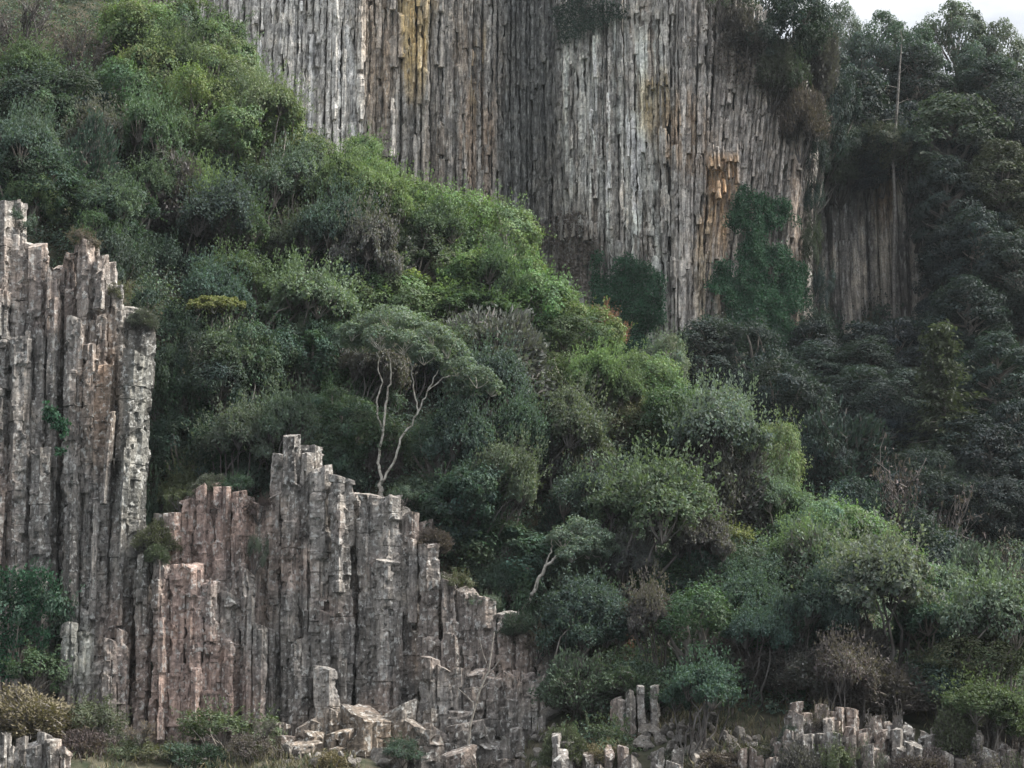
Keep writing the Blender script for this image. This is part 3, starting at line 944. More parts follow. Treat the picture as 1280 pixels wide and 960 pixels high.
        for c, d in zip(cs, ds):
            clump(cw, g, c, g.uniform(.18, .34), 190, .07, d, tint=np.ones(3) * g.uniform(.75, 1.25))
            limb(tr, np.array([0, 0, .5]) + c * np.array([.2, .2, .25]), c, .014, .005, .1, 4, 4, g)
        limb(tr, np.array([0, 0, -.5]), np.array([0, 0, 1.3]), .07, .03, .04, 6, 6, g)
        H = 2.2
    elif kind == 'bare':          # leafless, tangled grey twigs
        for k in range(9):
            a = g.uniform(0, 6.28)
            st = np.array([0, 0, -.2]); e0 = np.array([.6 * math.cos(a), .6 * math.sin(a), g.uniform(.5, .9)])
            limb(tr, st, e0, .03, .012, .12, 5, 6, g)
            for q in range(20):
                s1 = st + (e0 - st) * g.uniform(.4, 1)
                e1 = s1 + norm(e0 - st + g.normal(0, .45, 3)) * g.uniform(.25, .6)
                limb(tr, s1, e1, .010, .004, .12, 3, 4, g)
                m = 5
                P = s1 + (e1 - s1) * g.uniform(.5, 1, m)[:, None] + g.normal(0, .03, (m, 3))
                D = rand_dirs(m, g)
                v, qd = leaf_quads(P, D, rand_dirs(m, g), .07 * g.uniform(.6, 1.2, m), .5)
                cw.add(v, qd, None, np.repeat(g.uniform(.7, 1.3, m)[:, None] * np.ones(3), 4, 0))
        H = 1.3
    leafm = M_TWIG_LEAF if kind in ('brush', 'bare') else M_LEAF
    return tr.mesh('trunk', M_BARK, True), cw.mesh('crown', leafm), H


PROTO = {}
for kind, n in (('dome', 9), ('brush', 6), ('lobes', 8), ('bush', 6), ('tall', 6), ('conifer', 2), ('thin', 3), ('bare', 3)):
    PROTO[kind] = [proto(kind, 100 + 13 * k + len(kind) * 7) for k in range(n)]

TONE = {  # leaf colours; wood and black carry the gully's shade in the colour
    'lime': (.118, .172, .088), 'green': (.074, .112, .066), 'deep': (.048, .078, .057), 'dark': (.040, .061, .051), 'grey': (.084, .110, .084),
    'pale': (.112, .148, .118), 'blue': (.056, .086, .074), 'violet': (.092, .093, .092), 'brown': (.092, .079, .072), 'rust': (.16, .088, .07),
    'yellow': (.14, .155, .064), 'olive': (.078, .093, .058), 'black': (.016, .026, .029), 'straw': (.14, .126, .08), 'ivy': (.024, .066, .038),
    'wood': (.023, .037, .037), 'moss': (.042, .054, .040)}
BARKT = {'pale': (.44, .42, .38), 'mid': (.19, .175, .16), 'grey': (.11, .103, .10), 'dark': (.05, .046, .042)}
USED = {}
BOXES = []


def plant(kind, px, py, w, h, tone, label, cat='tree', group=None, Y=None, bark='mid', rot=None, below=None, name=None, sit=False):
    """A plant whose crown was measured at (px, py), w by h, on the photograph."""
    if kind in ('dome', 'lobes', 'brush', 'tall'):
        top_ = py - h / 2
        w, h = w * 1.22, h * 1.25
        py = top_ + h / 2
    ps = PROTO[kind]
    k = USED.get(kind, int(rng.integers(0, 9))); USED[kind] = k + 1
    tm, cm, H = ps[k % len(ps)]
    crown_frac = {'dome': .93, 'umbrella': .42, 'brush': .95, 'lobes': .6, 'bush': 1.0, 'tall': .88, 'conifer': .95, 'thin': .75, 'bare': 1.0}[kind]
    full = h / crown_frac
    base_py = py + h / 2 + (full - h) if below is None else py + h / 2 + below
    if Y is None:
        b = cast(px, base_py)
    else:
        q = W(px, py + h / 2, Y) if sit else W(px, base_py, Y)
        gz_ = ground(q[0], q[1])[0]
        b = q if sit else np.array([q[0], q[1], min(q[2], max(gz_, q[2] - 3.0)) if gz_ < q[2] else q[2]])
    top = W(px, py - h / 2, b[1])
    s = w / F * b[1] / 2
    sz = max((top[2] - b[2]) / H, s * .35)
    nm = name or {'dome': 'evergreen_tree', 'umbrella': 'umbrella_tree', 'brush': 'twiggy_shrub', 'lobes': 'windswept_tree', 'bush': 'shrub', 'tall': 'forest_tree', 'conifer': 'conifer_tree', 'thin': 'ridge_tree', 'bare': 'bare_shrub'}[kind]
    r = bpy.data.objects.new(nm, None); COL.objects.link(r)
    r.location = (b[0], b[1], b[2])
    r.rotation_euler = (0, 0, rng.uniform(0, 6.28) if rot is None else rot)
    if kind in ('dome', 'lobes', 'brush', 'bush'):
        lean_ = mathutils.Matrix.Rotation(rng.uniform(-.05, .3), 3, 'Y') @ mathutils.Matrix.Rotation(rng.uniform(-.12, .16), 3, 'X') @ mathutils.Matrix.Rotation(r.rotation_euler[2], 3, 'Z')
        r.rotation_euler = lean_.to_euler()
    r.scale = (s, s * rng.uniform(.85, 1.15), sz)
    tag(r, label, cat, group)
    a = link('trunk' if cat == 'tree' else 'branches', tm, r); bc = BARKT[bark]; a.color = (*bc, 1)
    c = link('crown' if cat == 'tree' else 'foliage', cm, r)
    t = np.array(TONE[tone]) * rng.uniform(.92, 1.08, 3)
    c.color = (*t, 1)
    BOXES.append((b[0], b[1], s))
    return r


G_RIDGE = 'trees on the ridge'
G_SLOPE = 'trees on the slope between the cliffs'
G_LOW = 'scrub on the lower slope'
G_WOOD = 'trees of the shaded wood'
S = 'shrub'
P = plant
# --- upper slope
P('bare', 28, 30, 110, 90, 'brown', 'brown leafless scrub high on the slope, the outer one of two', S, G_SLOPE, bark='grey')
P('bare', 98, 62, 100, 80, 'brown', 'brown leafless scrub high on the slope, next to the bright yellow-green tree', S, G_SLOPE, bark='grey')
P('dome', 168, 22, 80, 75, 'lime', 'bright yellow-green tree highest on the slope, below the picture edge', 'tree', G_RIDGE)
P('dome', 222, 26, 84, 84, 'green', 'fresh green tree against the pale cliff at the top of the slope', 'tree', G_RIDGE)
P('dome', 262, 66, 78, 76, 'lime', 'bright green tree touching the pale grey columns, under the fresh green one', 'tree', G_RIDGE)
P('dome', 192, 84, 86, 80, 'lime', 'lit yellow-green tree just below the highest bright tree', 'tree', G_RIDGE)
P('bush', 305, 92, 60, 46, 'yellow', 'small yellowish shrub at the foot of the pale grey columns', S, G_RIDGE)
P('dome', 140, 108, 84, 76, 'green', 'mid green tree beside the brown leafless scrub', 'tree', G_SLOPE)
P('dome', 238, 128, 96, 78, 'lime', 'yellow-green tree in the middle of the upper slope', 'tree', G_SLOPE)
P('lobes', 322, 126, 84, 72, 'lime', 'light green tree under the small yellowish shrub by the cliff', 'tree', G_RIDGE)
P('dome', 386, 150, 96, 72, 'lime', 'round bright green tree on the crest with its top against pale columns', 'tree', G_RIDGE)
P('dome', 58, 118, 100, 72, 'dark', 'dark tree on the upper slope under the brown scrub', 'tree', G_SLOPE)
P('lobes', 20, 168, 92, 76, 'blue', 'blue-grey tree at the edge of the upper slope', 'tree', G_SLOPE)
P('brush', 100, 188, 56, 88, 'blue', 'upright blue-grey shrub of thin pale stems on the dark upper slope', S, G_SLOPE, bark='mid')
P('dome', 276, 172, 84, 66, 'lime', 'bright tree below the yellow-green tree of the upper slope', 'tree', G_SLOPE)
P('dome', 200, 152, 76, 60, 'green', 'green tree just above the black hollow in the slope', 'tree', G_SLOPE)
P('lobes', 352, 202, 92, 76, 'grey', 'grey-green feathery tree below the round crest tree', 'tree', G_SLOPE)
P('dome', 430, 196, 76, 62, 'lime', 'bright green tree on the crest below the white-streaked columns', 'tree', G_RIDGE)
P('lobes', 256, 252, 96, 72, 'blue', 'blue-grey domed tree right below the black hollow', 'tree', G_SLOPE, bark='grey')
P('bush', 288, 290, 92, 44, 'pale', 'pale big-leaved shrub under the blue-grey domed tree', S, G_SLOPE)
P('lobes', 384, 262, 96, 86, 'blue', 'dusky green tree with a deep shaded underside, mid slope', 'tree', G_SLOPE)
P('dome', 128, 256, 96, 70, 'dark', 'dark tree just above the broken head of the tall buttress', 'tree', G_SLOPE)
P('dome', 46, 222, 100, 70, 'dark', 'very dark tree above the outer columns of the tall buttress', 'tree', G_SLOPE)
P('lobes', 452, 292, 92, 88, 'violet', 'grey-violet tree with bare twigs below the crest', 'tree', G_SLOPE, bark='grey')
P('lobes', 470, 240, 76, 62, 'lime', 'light green crest tree before the rust-brown columns', 'tree', G_RIDGE)
P('dome', 512, 208, 76, 66, 'lime', 'pointed light green tree standing highest against the streaked columns', 'tree', G_RIDGE)
P('dome', 545, 268, 90, 74, 'lime', 'light green crest tree below the long ochre streak', 'tree', G_RIDGE)
P('dome', 612, 282, 96, 84, 'lime', 'large bright tree on the crest where the cliff bends inwards', 'tree', G_RIDGE)
P('dome', 648, 318, 70, 60, 'green', 'mid green tree at the crest facing the dark blue-grey recess', 'tree', G_RIDGE)
P('dome', 524, 314, 86, 66, 'green', 'mid green tree a step below the crest', 'tree', G_RIDGE)
# --- middle of the slope
P('lobes', 272, 336, 96, 56, 'green', 'flat-domed green tree above the yellow umbrella tree', 'tree', G_SLOPE)
P('lobes', 348, 358, 120, 70, 'pale', 'wide pale tree with a yellowish side on the slope', 'tree', G_SLOPE, bark='mid')
P('dome', 440, 352, 90, 76, 'dark', 'dark tree in shade between the wide pale tree and the bright crest', 'tree', G_SLOPE)
P('dome', 518, 366, 112, 68, 'lime', 'broad yellow-green tree above the grey-violet dome', 'tree', G_RIDGE)
P('dome', 590, 346, 92, 66, 'lime', 'yellow-green tree between two broad bright crowns near the crest', 'tree', G_RIDGE)
P('dome', 668, 372, 84, 76, 'lime', 'bright yellow-green crest tree facing the brown rock foot', 'tree', G_RIDGE)
P('brush', 606, 424, 136, 112, 'violet', 'big grey-violet dome of fine twigs on the ridge', 'tree', G_RIDGE, bark='grey')
P('lobes', 588, 378, 96, 40, 'green', 'green fringe of leaves capping the grey-violet twig dome', 'tree', G_RIDGE)
P('dome', 716, 406, 82, 68, 'lime', 'bright crest tree next to the rust-red shrub', 'tree', G_RIDGE)
P('bush', 752, 410, 56, 44, 'rust', 'rust-red shrub on the crest before the dark ivy', S, G_RIDGE, Y=101.5, sit=True)
P('dome', 722, 470, 84, 62, 'green', 'green tree just below the rust-red shrub', 'tree', G_RIDGE)
P('lobes', 694, 518, 104, 84, 'grey', 'grey-green tree with a lit rim below the twig dome', 'tree', G_RIDGE, bark='grey')
P('dome', 782, 468, 82, 62, 'lime', 'yellow-green crest tree under the dark ivy', 'tree', G_RIDGE)
P('brush', 640, 550, 126, 92, 'violet', 'wide grey-violet thicket of twigs in the middle of the slope', S, G_SLOPE, bark='grey')
P('dome', 822, 446, 46, 78, 'pale', 'slim pale tree on the crest where the tall cliff ends', 'tree', G_RIDGE)
P('dome', 842, 492, 72, 52, 'lime', 'small yellow-green tree at the foot of the slim pale tree', 'tree', G_RIDGE)
P('dome', 786, 520, 70, 56, 'olive', 'olive tree over a dark gap on the ridge', 'tree', G_RIDGE)
P('lobes', 792, 606, 156, 104, 'grey', 'largest grey-green cushion tree in the middle of the lower ridge', 'tree', G_RIDGE, bark='grey')
P('lobes', 888, 516, 116, 88, 'pale', 'pale cushion tree on the crest below the hanging ivy patch', 'tree', G_RIDGE, bark='grey')
P('dome', 972, 566, 76, 96, 'lime', 'bright green tree on the crest stepping down to the gully', 'tree', G_RIDGE)
P('brush', 902, 590, 116, 92, 'violet', 'dusky grey twig dome below the pale cushion tree', 'tree', G_RIDGE, bark='grey')
P('dome', 955, 622, 70, 62, 'green', 'small green tree below the bright stepping crest tree', 'tree', G_RIDGE)
P('dome', 1058, 656, 110, 54, 'lime', 'low bright green tree on the crest of the lower ridge', 'tree', G_RIDGE)
P('brush', 1008, 690, 136, 86, 'pale', 'pale feathery dome with violet twigs beneath, beside the yellowish shrub', 'tree', G_RIDGE, bark='mid')
P('bush', 905, 674, 66, 40, 'yellow', 'yellowish shrub on the lower ridge between grey domes', S, G_RIDGE)
P('lobes', 1106, 708, 150, 96, 'pale', 'wide grey-green tree with a lit top on the lower ridge crest', 'tree', G_RIDGE, bark='grey')
P('dome', 1162, 668, 56, 42, 'lime', 'small bright tree on the ridge before the reddish dark scrub', 'tree', G_RIDGE)
P('brush', 1200, 712, 84, 70, 'grey', 'grey feathery shrub between the wide tree and the last crest dome', S, G_RIDGE, bark='grey')
P('lobes', 1246, 752, 120, 96, 'pale', 'last pale green dome of the crest at the edge', 'tree', G_RIDGE, bark='mid')
# --- lower slope
P('dome', 868, 782, 112, 96, 'deep', 'dense green bush beside the dry orange shrub', S, G_LOW)
P('bush', 868, 745, 80, 50, 'olive', 'olive shrub crowning the dense green bush', S, G_LOW)
P('brush', 984, 778, 90, 66, 'pale', 'pale fan-shaped shrub beside the grey fan', S, G_LOW, bark='grey')
P('brush', 1060, 798, 98, 78, 'violet', 'grey fan-shaped shrub of upright twigs on the lower slope', S, G_LOW, bark='mid')
P('bush', 1146, 800, 56, 54, 'yellow', 'small yellow-green shrub above the grey column stumps', S, G_LOW)
P('dome', 1206, 826, 110, 78, 'olive', 'olive bush trailing down beside the yellow-green shrub', S, G_LOW)
P('bush', 784, 792, 66, 54, 'rust', 'dry orange-brown shrub against a dark hollow', S, G_LOW)
P('dome', 628, 684, 116, 80, 'deep', 'deep green bush behind the sloping shoulder of the middle buttress', S, G_SLOPE)
P('dome', 572, 632, 104, 84, 'dark', 'dark bush just behind the head of the middle buttress', S, G_SLOPE)
P('lobes', 724, 752, 100, 70, 'blue', 'dark blue-grey bush below the leaning pale tree', S, G_LOW)
P('brush', 722, 846, 90, 66, 'grey', 'grey scrub beside the broken end of the middle buttress', S, G_LOW, bark='grey')
P('brush', 790, 852, 90, 40, 'grey', 'low grey scrub around the slim column tips', S, G_LOW, bark='grey')
P('brush', 920, 816, 100, 60, 'violet', 'violet-grey scrub under the dense green bush', S, G_LOW, bark='grey')
P('brush', 1000, 832, 116, 52, 'violet', 'violet-brown scrub over the first column stumps', S, G_LOW, bark='mid')
P('brush', 1104, 850, 120, 54, 'brown', 'brownish scrub behind the row of column stumps', S, G_LOW, bark='mid')
P('lobes', 1242, 876, 100, 60, 'olive', 'dull green bush at the end of the row of stumps', S, G_LOW)
P('brush', 866, 706, 96, 60, 'blue', 'dusky shrub below the yellowish ridge shrub', S, G_SLOPE, bark='grey')
P('lobes', 720, 610, 100, 72, 'blue', 'dusky blue-green tree beside the largest cushion tree', 'tree', G_SLOPE)
P('lobes', 944, 736, 80, 60, 'blue', 'shadowy green bush above the pale fan-shaped shrub', S, G_LOW)
P('lobes', 1180, 770, 110, 66, 'blue', 'dark grey-green tree under the last crest dome', 'tree', G_LOW)
P('bush', 1040, 745, 90, 44, 'dark', 'dark shrub in the hollow above the grey fan', S, G_LOW)
# --- dark middle slope between the buttresses
P('dome', 242, 452, 84, 90, 'dark', 'dark bush behind the pale forked stems of the yellow umbrella tree', S, G_SLOPE)
P('dome', 318, 440, 92, 80, 'deep', 'deep green bush below the wide pale tree', S, G_SLOPE)
P('dome', 386, 436, 92, 84, 'deep', 'deep green bush between the wide pale tree and the pale umbrella tree', S, G_SLOPE)
P('dome', 234, 552, 84, 96, 'dark', 'dark bush in the cleft between the two buttresses', S, G_SLOPE)
P('bush', 298, 540, 90, 80, 'dark', 'dark shrub in the cleft, nearer the middle buttress', S, G_SLOPE)
P('dome', 424, 528, 92, 80, 'deep', 'deep green bush at the head of the middle buttress, under the pale umbrella', S, G_SLOPE)
P('dome', 546, 556, 92, 80, 'deep', 'deep green bush past the whitish stems of the umbrella tree', S, G_SLOPE)
P('bare', 340, 545, 50, 70, 'grey', 'bare grey shrub with pale stems beside the highest column of the middle buttress', S, G_SLOPE, bark='mid')
P('bare', 262, 480, 80, 100, 'grey', 'bare pale-branched shrub below the yellow umbrella tree', S, G_SLOPE, bark='mid')
P('bush', 196, 330, 70, 60, 'dark', 'dark shrub behind the inner shoulder of the tall buttress', S, G_SLOPE)
P('bush', 150, 316, 70, 50, 'deep', 'deep green shrub spilling over the tall buttress head', S, G_SLOPE)
P('bush', 620, 742, 56, 36, 'brown', 'brownish dry shrub on the shoulder of the middle buttress', S, G_LOW)
# --- at the foot
P('bush', 30, 762, 100, 90, 'deep', 'dark green shrub hanging over the foot of the tall buttress', S, G_LOW, Y=79.2, sit=True)
P('bush', 40, 838, 84, 50, 'green', 'bright green shrub below the dark hanging one', S, G_LOW, Y=78.4, sit=True)
P('brush', 40, 884, 110, 50, 'straw', 'yellowish dry scrub above the low clump of columns', S, G_LOW, Y=76.0)
P('bush', 112, 896, 80, 44, 'olive', 'olive scrub between the low clump and the pale stumps', S, G_LOW, Y=76.5)
P('bush', 282, 916, 110, 56, 'olive', 'olive-brown shrub at the foot of the pinkish columns', S, G_LOW, Y=76.4)
P('bush', 210, 946, 90, 36, 'olive', 'low olive scrub in the corner below the pinkish columns', S, G_LOW, Y=75.4)
P('bush', 740, 930, 90, 60, 'olive', 'olive scrub beside the rubble slope', S, G_LOW, Y=73.5)
# --- gully and wood beyond the ridge
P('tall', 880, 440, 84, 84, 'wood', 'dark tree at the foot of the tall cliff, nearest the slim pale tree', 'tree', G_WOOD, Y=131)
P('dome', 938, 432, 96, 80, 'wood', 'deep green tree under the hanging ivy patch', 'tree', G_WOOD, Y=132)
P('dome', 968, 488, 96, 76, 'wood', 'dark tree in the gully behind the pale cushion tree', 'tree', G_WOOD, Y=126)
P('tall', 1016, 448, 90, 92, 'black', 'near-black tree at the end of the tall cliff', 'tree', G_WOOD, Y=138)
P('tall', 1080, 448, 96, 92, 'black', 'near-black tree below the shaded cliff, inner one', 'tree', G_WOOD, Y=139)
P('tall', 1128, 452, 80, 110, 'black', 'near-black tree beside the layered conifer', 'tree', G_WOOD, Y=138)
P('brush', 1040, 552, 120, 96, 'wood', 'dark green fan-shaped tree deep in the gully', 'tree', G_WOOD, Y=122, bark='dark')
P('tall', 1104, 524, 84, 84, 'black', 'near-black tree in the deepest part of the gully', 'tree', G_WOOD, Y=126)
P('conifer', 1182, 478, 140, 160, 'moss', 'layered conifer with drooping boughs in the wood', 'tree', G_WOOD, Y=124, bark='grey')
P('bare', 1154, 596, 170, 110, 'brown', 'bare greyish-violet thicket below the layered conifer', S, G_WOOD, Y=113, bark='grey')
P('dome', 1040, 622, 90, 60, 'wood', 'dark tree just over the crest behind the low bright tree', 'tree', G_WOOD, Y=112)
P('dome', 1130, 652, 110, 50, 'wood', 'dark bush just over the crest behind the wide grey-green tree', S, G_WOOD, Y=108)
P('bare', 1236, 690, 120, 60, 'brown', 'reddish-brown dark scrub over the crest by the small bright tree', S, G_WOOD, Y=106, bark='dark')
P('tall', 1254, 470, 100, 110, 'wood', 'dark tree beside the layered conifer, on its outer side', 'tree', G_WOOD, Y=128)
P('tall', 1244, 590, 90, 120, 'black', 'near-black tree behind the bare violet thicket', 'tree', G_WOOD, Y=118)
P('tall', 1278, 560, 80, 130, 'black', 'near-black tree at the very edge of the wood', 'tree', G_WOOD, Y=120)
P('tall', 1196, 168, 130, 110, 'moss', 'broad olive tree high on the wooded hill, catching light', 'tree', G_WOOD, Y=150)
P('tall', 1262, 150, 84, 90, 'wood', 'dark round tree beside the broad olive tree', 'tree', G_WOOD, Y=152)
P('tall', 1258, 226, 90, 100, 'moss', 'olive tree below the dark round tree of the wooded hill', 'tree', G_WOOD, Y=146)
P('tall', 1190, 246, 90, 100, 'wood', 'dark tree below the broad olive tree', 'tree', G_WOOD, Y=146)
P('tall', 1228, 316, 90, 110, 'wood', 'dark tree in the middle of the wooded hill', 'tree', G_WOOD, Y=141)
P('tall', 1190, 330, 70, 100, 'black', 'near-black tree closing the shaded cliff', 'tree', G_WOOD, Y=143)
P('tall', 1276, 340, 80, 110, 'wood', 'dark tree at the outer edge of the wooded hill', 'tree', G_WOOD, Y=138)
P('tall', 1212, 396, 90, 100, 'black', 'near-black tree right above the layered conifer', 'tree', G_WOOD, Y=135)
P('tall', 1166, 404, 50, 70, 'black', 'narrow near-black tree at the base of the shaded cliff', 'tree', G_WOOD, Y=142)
# --- rim against the sky
P('thin', 1056, 44, 66, 60, 'grey', 'airy pale tree on the skyline beside the cliff top', 'tree', G_WOOD, Y=165)
P('thin', 1112, 62, 84, 76, 'blue', 'airy grey-green tree on the skyline around the dead trunk', 'tree', G_WOOD, Y=164)
P('thin', 1196, 50, 96, 84, 'grey', 'tallest airy tree on the skyline with sky showing through', 'tree', G_WOOD, Y=165)
P('thin', 1150, 74, 80, 60, 'blue', 'low airy tree on the skyline between the dead trunk and the tallest airy tree', 'tree', G_WOOD, Y=162)
P('thin', 1228, 84, 80, 60, 'blue', 'low airy tree on the skyline just outside the tallest airy tree', 'tree', G_WOOD, Y=162)
P('thin', 1084, 74, 76, 56, 'blue', 'low airy tree on the skyline between the cliff top and the dead trunk', 'tree', G_WOOD, Y=162)
P('thin', 1258, 80, 84, 84, 'grey', 'airy skyline tree at the outer end of the rim', 'tree', G_WOOD, Y=163)
P('tall', 1150, 100, 90, 90, 'wood', 'dark tree on the rim between the airy skyline trees', 'tree', G_WOOD, Y=159)
P('tall', 1240, 112, 90, 76, 'wood', 'dark tree under the outer airy skyline trees', 'tree', G_WOOD, Y=158)
P('tall', 1080, 136, 100, 100, 'black', 'near-black tree on the rim above the shaded cliff', 'tree', G_WOOD, Y=154)
P('tall', 1044, 112, 84, 100, 'wood', 'dark tree on the rim next to the cliff top', 'tree', G_WOOD, Y=155)
P('tall', 1136, 172, 80, 90, 'black', 'near-black tree behind the bare dead trunk', 'tree', G_WOOD, Y=153)
P('dome', 972, 28, 100, 84, 'wood', 'dark bush overhanging the top of the tall cliff', S, G_WOOD, Y=142, sit=True)
P('brush', 1008, 62, 70, 90, 'violet', 'grey-violet bush trailing over the cliff shoulder', S, G_WOOD, Y=144, bark='grey', sit=True)
P('dome', 1026, 138, 60, 110, 'wood', 'dark bush hanging down the cliff shoulder over the gully', S, G_WOOD, Y=146, sit=True)
P('bush', 1024, 200, 56, 90, 'moss', 'olive bush clinging low on the cliff shoulder', S, G_WOOD, Y=147, sit=True)
P('bush', 946, 6, 60, 60, 'wood', 'green bush on the very top of the tall cliff', S, G_WOOD, Y=140, sit=True)


# --- the crowns that fill the slope between the larger ones
def inside(o, x, y):
    r_ = False
    for (x1, y1), (x2, y2) in zip(o, o[1:] + o[:1]):
        if (y1 > y) != (y2 > y) and x < (x2 - x1) * (y - y1) / (y2 - y1) + x1: r_ = not r_
    return r_


def fill(n, poly, kinds, tones, size, cat, label, group, sep, seed, Y=None, bark='mid'):
    g = np.random.default_rng(seed)
    lo = np.min(poly, 0); hi = np.max(poly, 0)
    done = []
    for _ in range(n * 60):
        if len(done) >= n: break
        x, y = lo + g.random(2) * (hi - lo)
        if not inside(poly, x, y): continue
        if any((x - a) ** 2 + (y - b) ** 2 < sep * sep for a, b in done): continue
        done.append((x, y))
        w = g.uniform(*size)
        plant(kinds[int(g.integers(0, len(kinds)))], x, y, w, w * g.uniform(.68, .95), tones[int(g.integers(0, len(tones)))], label, cat, group, Y=None if Y is None else Y(x, y), bark=bark)


SLOPE = [(0, 60), (120, 100), (300, 190), (430, 300), (560, 400), (680, 480), (780, 570), (900, 660), (1020, 740), (1270, 850), (1275, 900), (1000, 850), (860, 860), (720, 860), (690, 770), (600, 700), (520, 610), (440, 570), (340, 580), (215, 580), (200, 420), (140, 320), (40, 270), (0, 240)]
UPPER = [(0, 40), (130, 60), (260, 150), (400, 260), (520, 360), (620, 440), (520, 480), (400, 420), (260, 320), (130, 290), (0, 240)]
fill(46, SLOPE, ['dome', 'bush'], ['dark', 'deep', 'deep'], (52, 86), S, 'dark green bush, one of many filling gaps between larger crowns on the slope', 'dark gap-filling bushes', 46, 201)
fill(34, SLOPE, ['lobes', 'brush', 'lobes'], ['blue', 'grey', 'violet'], (58, 92), S, 'dusky grey-green bush, one of many among the larger crowns on the slope', 'dusky gap-filling bushes', 56, 202, bark='grey')
fill(16, UPPER, ['dome', 'lobes'], ['green', 'lime', 'green'], (60, 90), 'tree', 'small fresh green tree, one of several scattered over the upper slope', 'small upper slope trees', 60, 203)
g = np.random.default_rng(204)
CR = [(140, 10), (205, 46), (262, 78), (330, 136), (395, 178), (440, 214), (500, 236), (560, 284), (612, 318), (652, 348), (690, 396), (735, 436), (790, 492), (850, 508), (915, 528), (985, 600), (1035, 660), (1095, 686), (1165, 700), (1215, 742), (1285, 776)]
for k in range(34):
    x = 140 + (1285 - 140) * (k + g.uniform(.2, .8)) / 34
    y = float(np.interp(x, [c[0] for c in CR], [c[1] for c in CR]))
    w = g.uniform(60, 88)
    plant('dome' if g.random() < .7 else 'lobes', x, y + g.uniform(10, 26), w, w * g.uniform(.7, .9), ['green', 'lime', 'lime', 'green'][int(g.integers(0, 4))] if x < 860 else ['lime', 'pale', 'pale'][int(g.integers(0, 3))],
          'mid-sized green tree, one of the unbroken row lining the ridge crest', 'tree', 'trees lining the ridge crest')
WOOD = [(1190, 140), (1280, 110), (1290, 640), (1180, 660), (1080, 600), (960, 560), (880, 480), (900, 450), (1150, 450), (1190, 300)]
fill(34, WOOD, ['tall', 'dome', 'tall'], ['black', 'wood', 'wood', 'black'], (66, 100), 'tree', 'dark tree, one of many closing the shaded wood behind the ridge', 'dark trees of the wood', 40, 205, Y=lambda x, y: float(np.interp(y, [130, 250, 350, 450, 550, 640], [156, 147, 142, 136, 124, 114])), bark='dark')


# --- trees whose stems can be followed one by one
def stemmed_tree(label, Y, stems, lobes, tone, bark, seed, leaf=.12, group=G_SLOPE):
    g = np.random.default_rng(seed)
    loc = W(*stems[0][0][0], Y)
    tr, cw = Bag(), Bag()
    for path, r0, r1 in stems:
        p = np.array([W(a, b_, Y + dy) for a, b_, dy in [(q + (0,))[:3] for q in path]]) - loc
        t = np.linspace(0, len(p) - 1, 4 * len(p))
        pp = np.stack([np.interp(t, np.arange(len(p)), p[:, k]) for k in range(3)], 1)
        pp[1:-1] += g.normal(0, .035, (len(pp) - 2, 3))
        v, q = tube_rings(pp, np.linspace(r0, r1, len(pp)), 7)
        tr.add(v, q)
    m = Y / F
    for (a, b_, r, dy) in lobes:
        c = W(a, b_, Y + dy) - loc
        R0 = r * m
        cs, ds = dome_centres(g, 16, R0 * .75, R0 * .55, 0, -.1, .12)
        tint = np.ones(3) * g.uniform(.85, 1.2)
        for q, e in zip(cs, ds):
            clump(cw, g, c + q, R0 * g.uniform(.3, .48), 95, leaf, norm(e + np.array([0, 0, .4])), asp=.55, tint=tint * g.uniform(.85, 1.15), squash=.7, streaky=.3)
            if g.random() < .4: limb(tr, c - np.array([0, 0, R0 * .5]), c + q, .02, .008, .1, 4, 4, g)
    r_ = bpy.data.objects.new('umbrella_tree', None); COL.objects.link(r_); r_.location = loc
    tag(r_, label, 'tree', group)
    o = link('trunk', tr.mesh('trunk', M_BARK, True), r_); o.color = (*BARKT[bark], 1)
    o = link('crown', cw.mesh('crown', M_LEAF), r_); o.color = (*TONE[tone], 1)


stemmed_tree('pale umbrella tree on two whitish stems at the head of the middle buttress', 83.2,
             [([(476, 622), (477, 600)], .12, .1), ([(477, 602), (473, 580), (479, 540), (482, 500), (490, 468), (486, 440)], .075, .025), ([(478, 602), (492, 575), (507, 540), (523, 515), (535, 488), (548, 462)], .065, .022),
              ([(479, 540), (470, 510), (478, 478), (470, 440)], .05, .02), ([(523, 515), (516, 480), (512, 440)], .04, .02), ([(535, 488), (560, 468), (584, 474)], .035, .015)],
             [(440, 418, 20, 0), (460, 408, 24, .6), (486, 404, 28, -.3), (515, 412, 26, .5), (540, 424, 26, -.4), (560, 438, 22, .4), (475, 426, 26, -1), (505, 432, 26, -1.1), (530, 446, 22, -.9), (448, 434, 20, .9), (500, 404, 26, 1.5),
              (572, 462, 22, .2), (596, 474, 24, -.3), (614, 488, 16, .2), (590, 488, 18, .8), (570, 488, 16, .6)], 'pale', 'pale', 301)
stemmed_tree('small umbrella tree with a flat yellow crown on pale forked stems', 87.0,
             [([(231, 560), (228, 528)], .09, .08), ([(228, 530), (222, 500), (216, 470), (206, 440)], .05, .02), ([(228, 530), (224, 490), (240, 455), (258, 425), (268, 398)], .06, .02), ([(272, 480), (285, 450), (290, 420), (286, 396)], .05, .02), ([(240, 455), (236, 420), (250, 392)], .035, .015), ([(222, 500), (200, 480)], .03, .012)],
             [(246, 384, 12, 0), (262, 380, 14, .4), (278, 381, 14, -.3), (294, 384, 11, .2), (268, 386, 13, -.6)], 'yellow', 'pale', 302, .11)
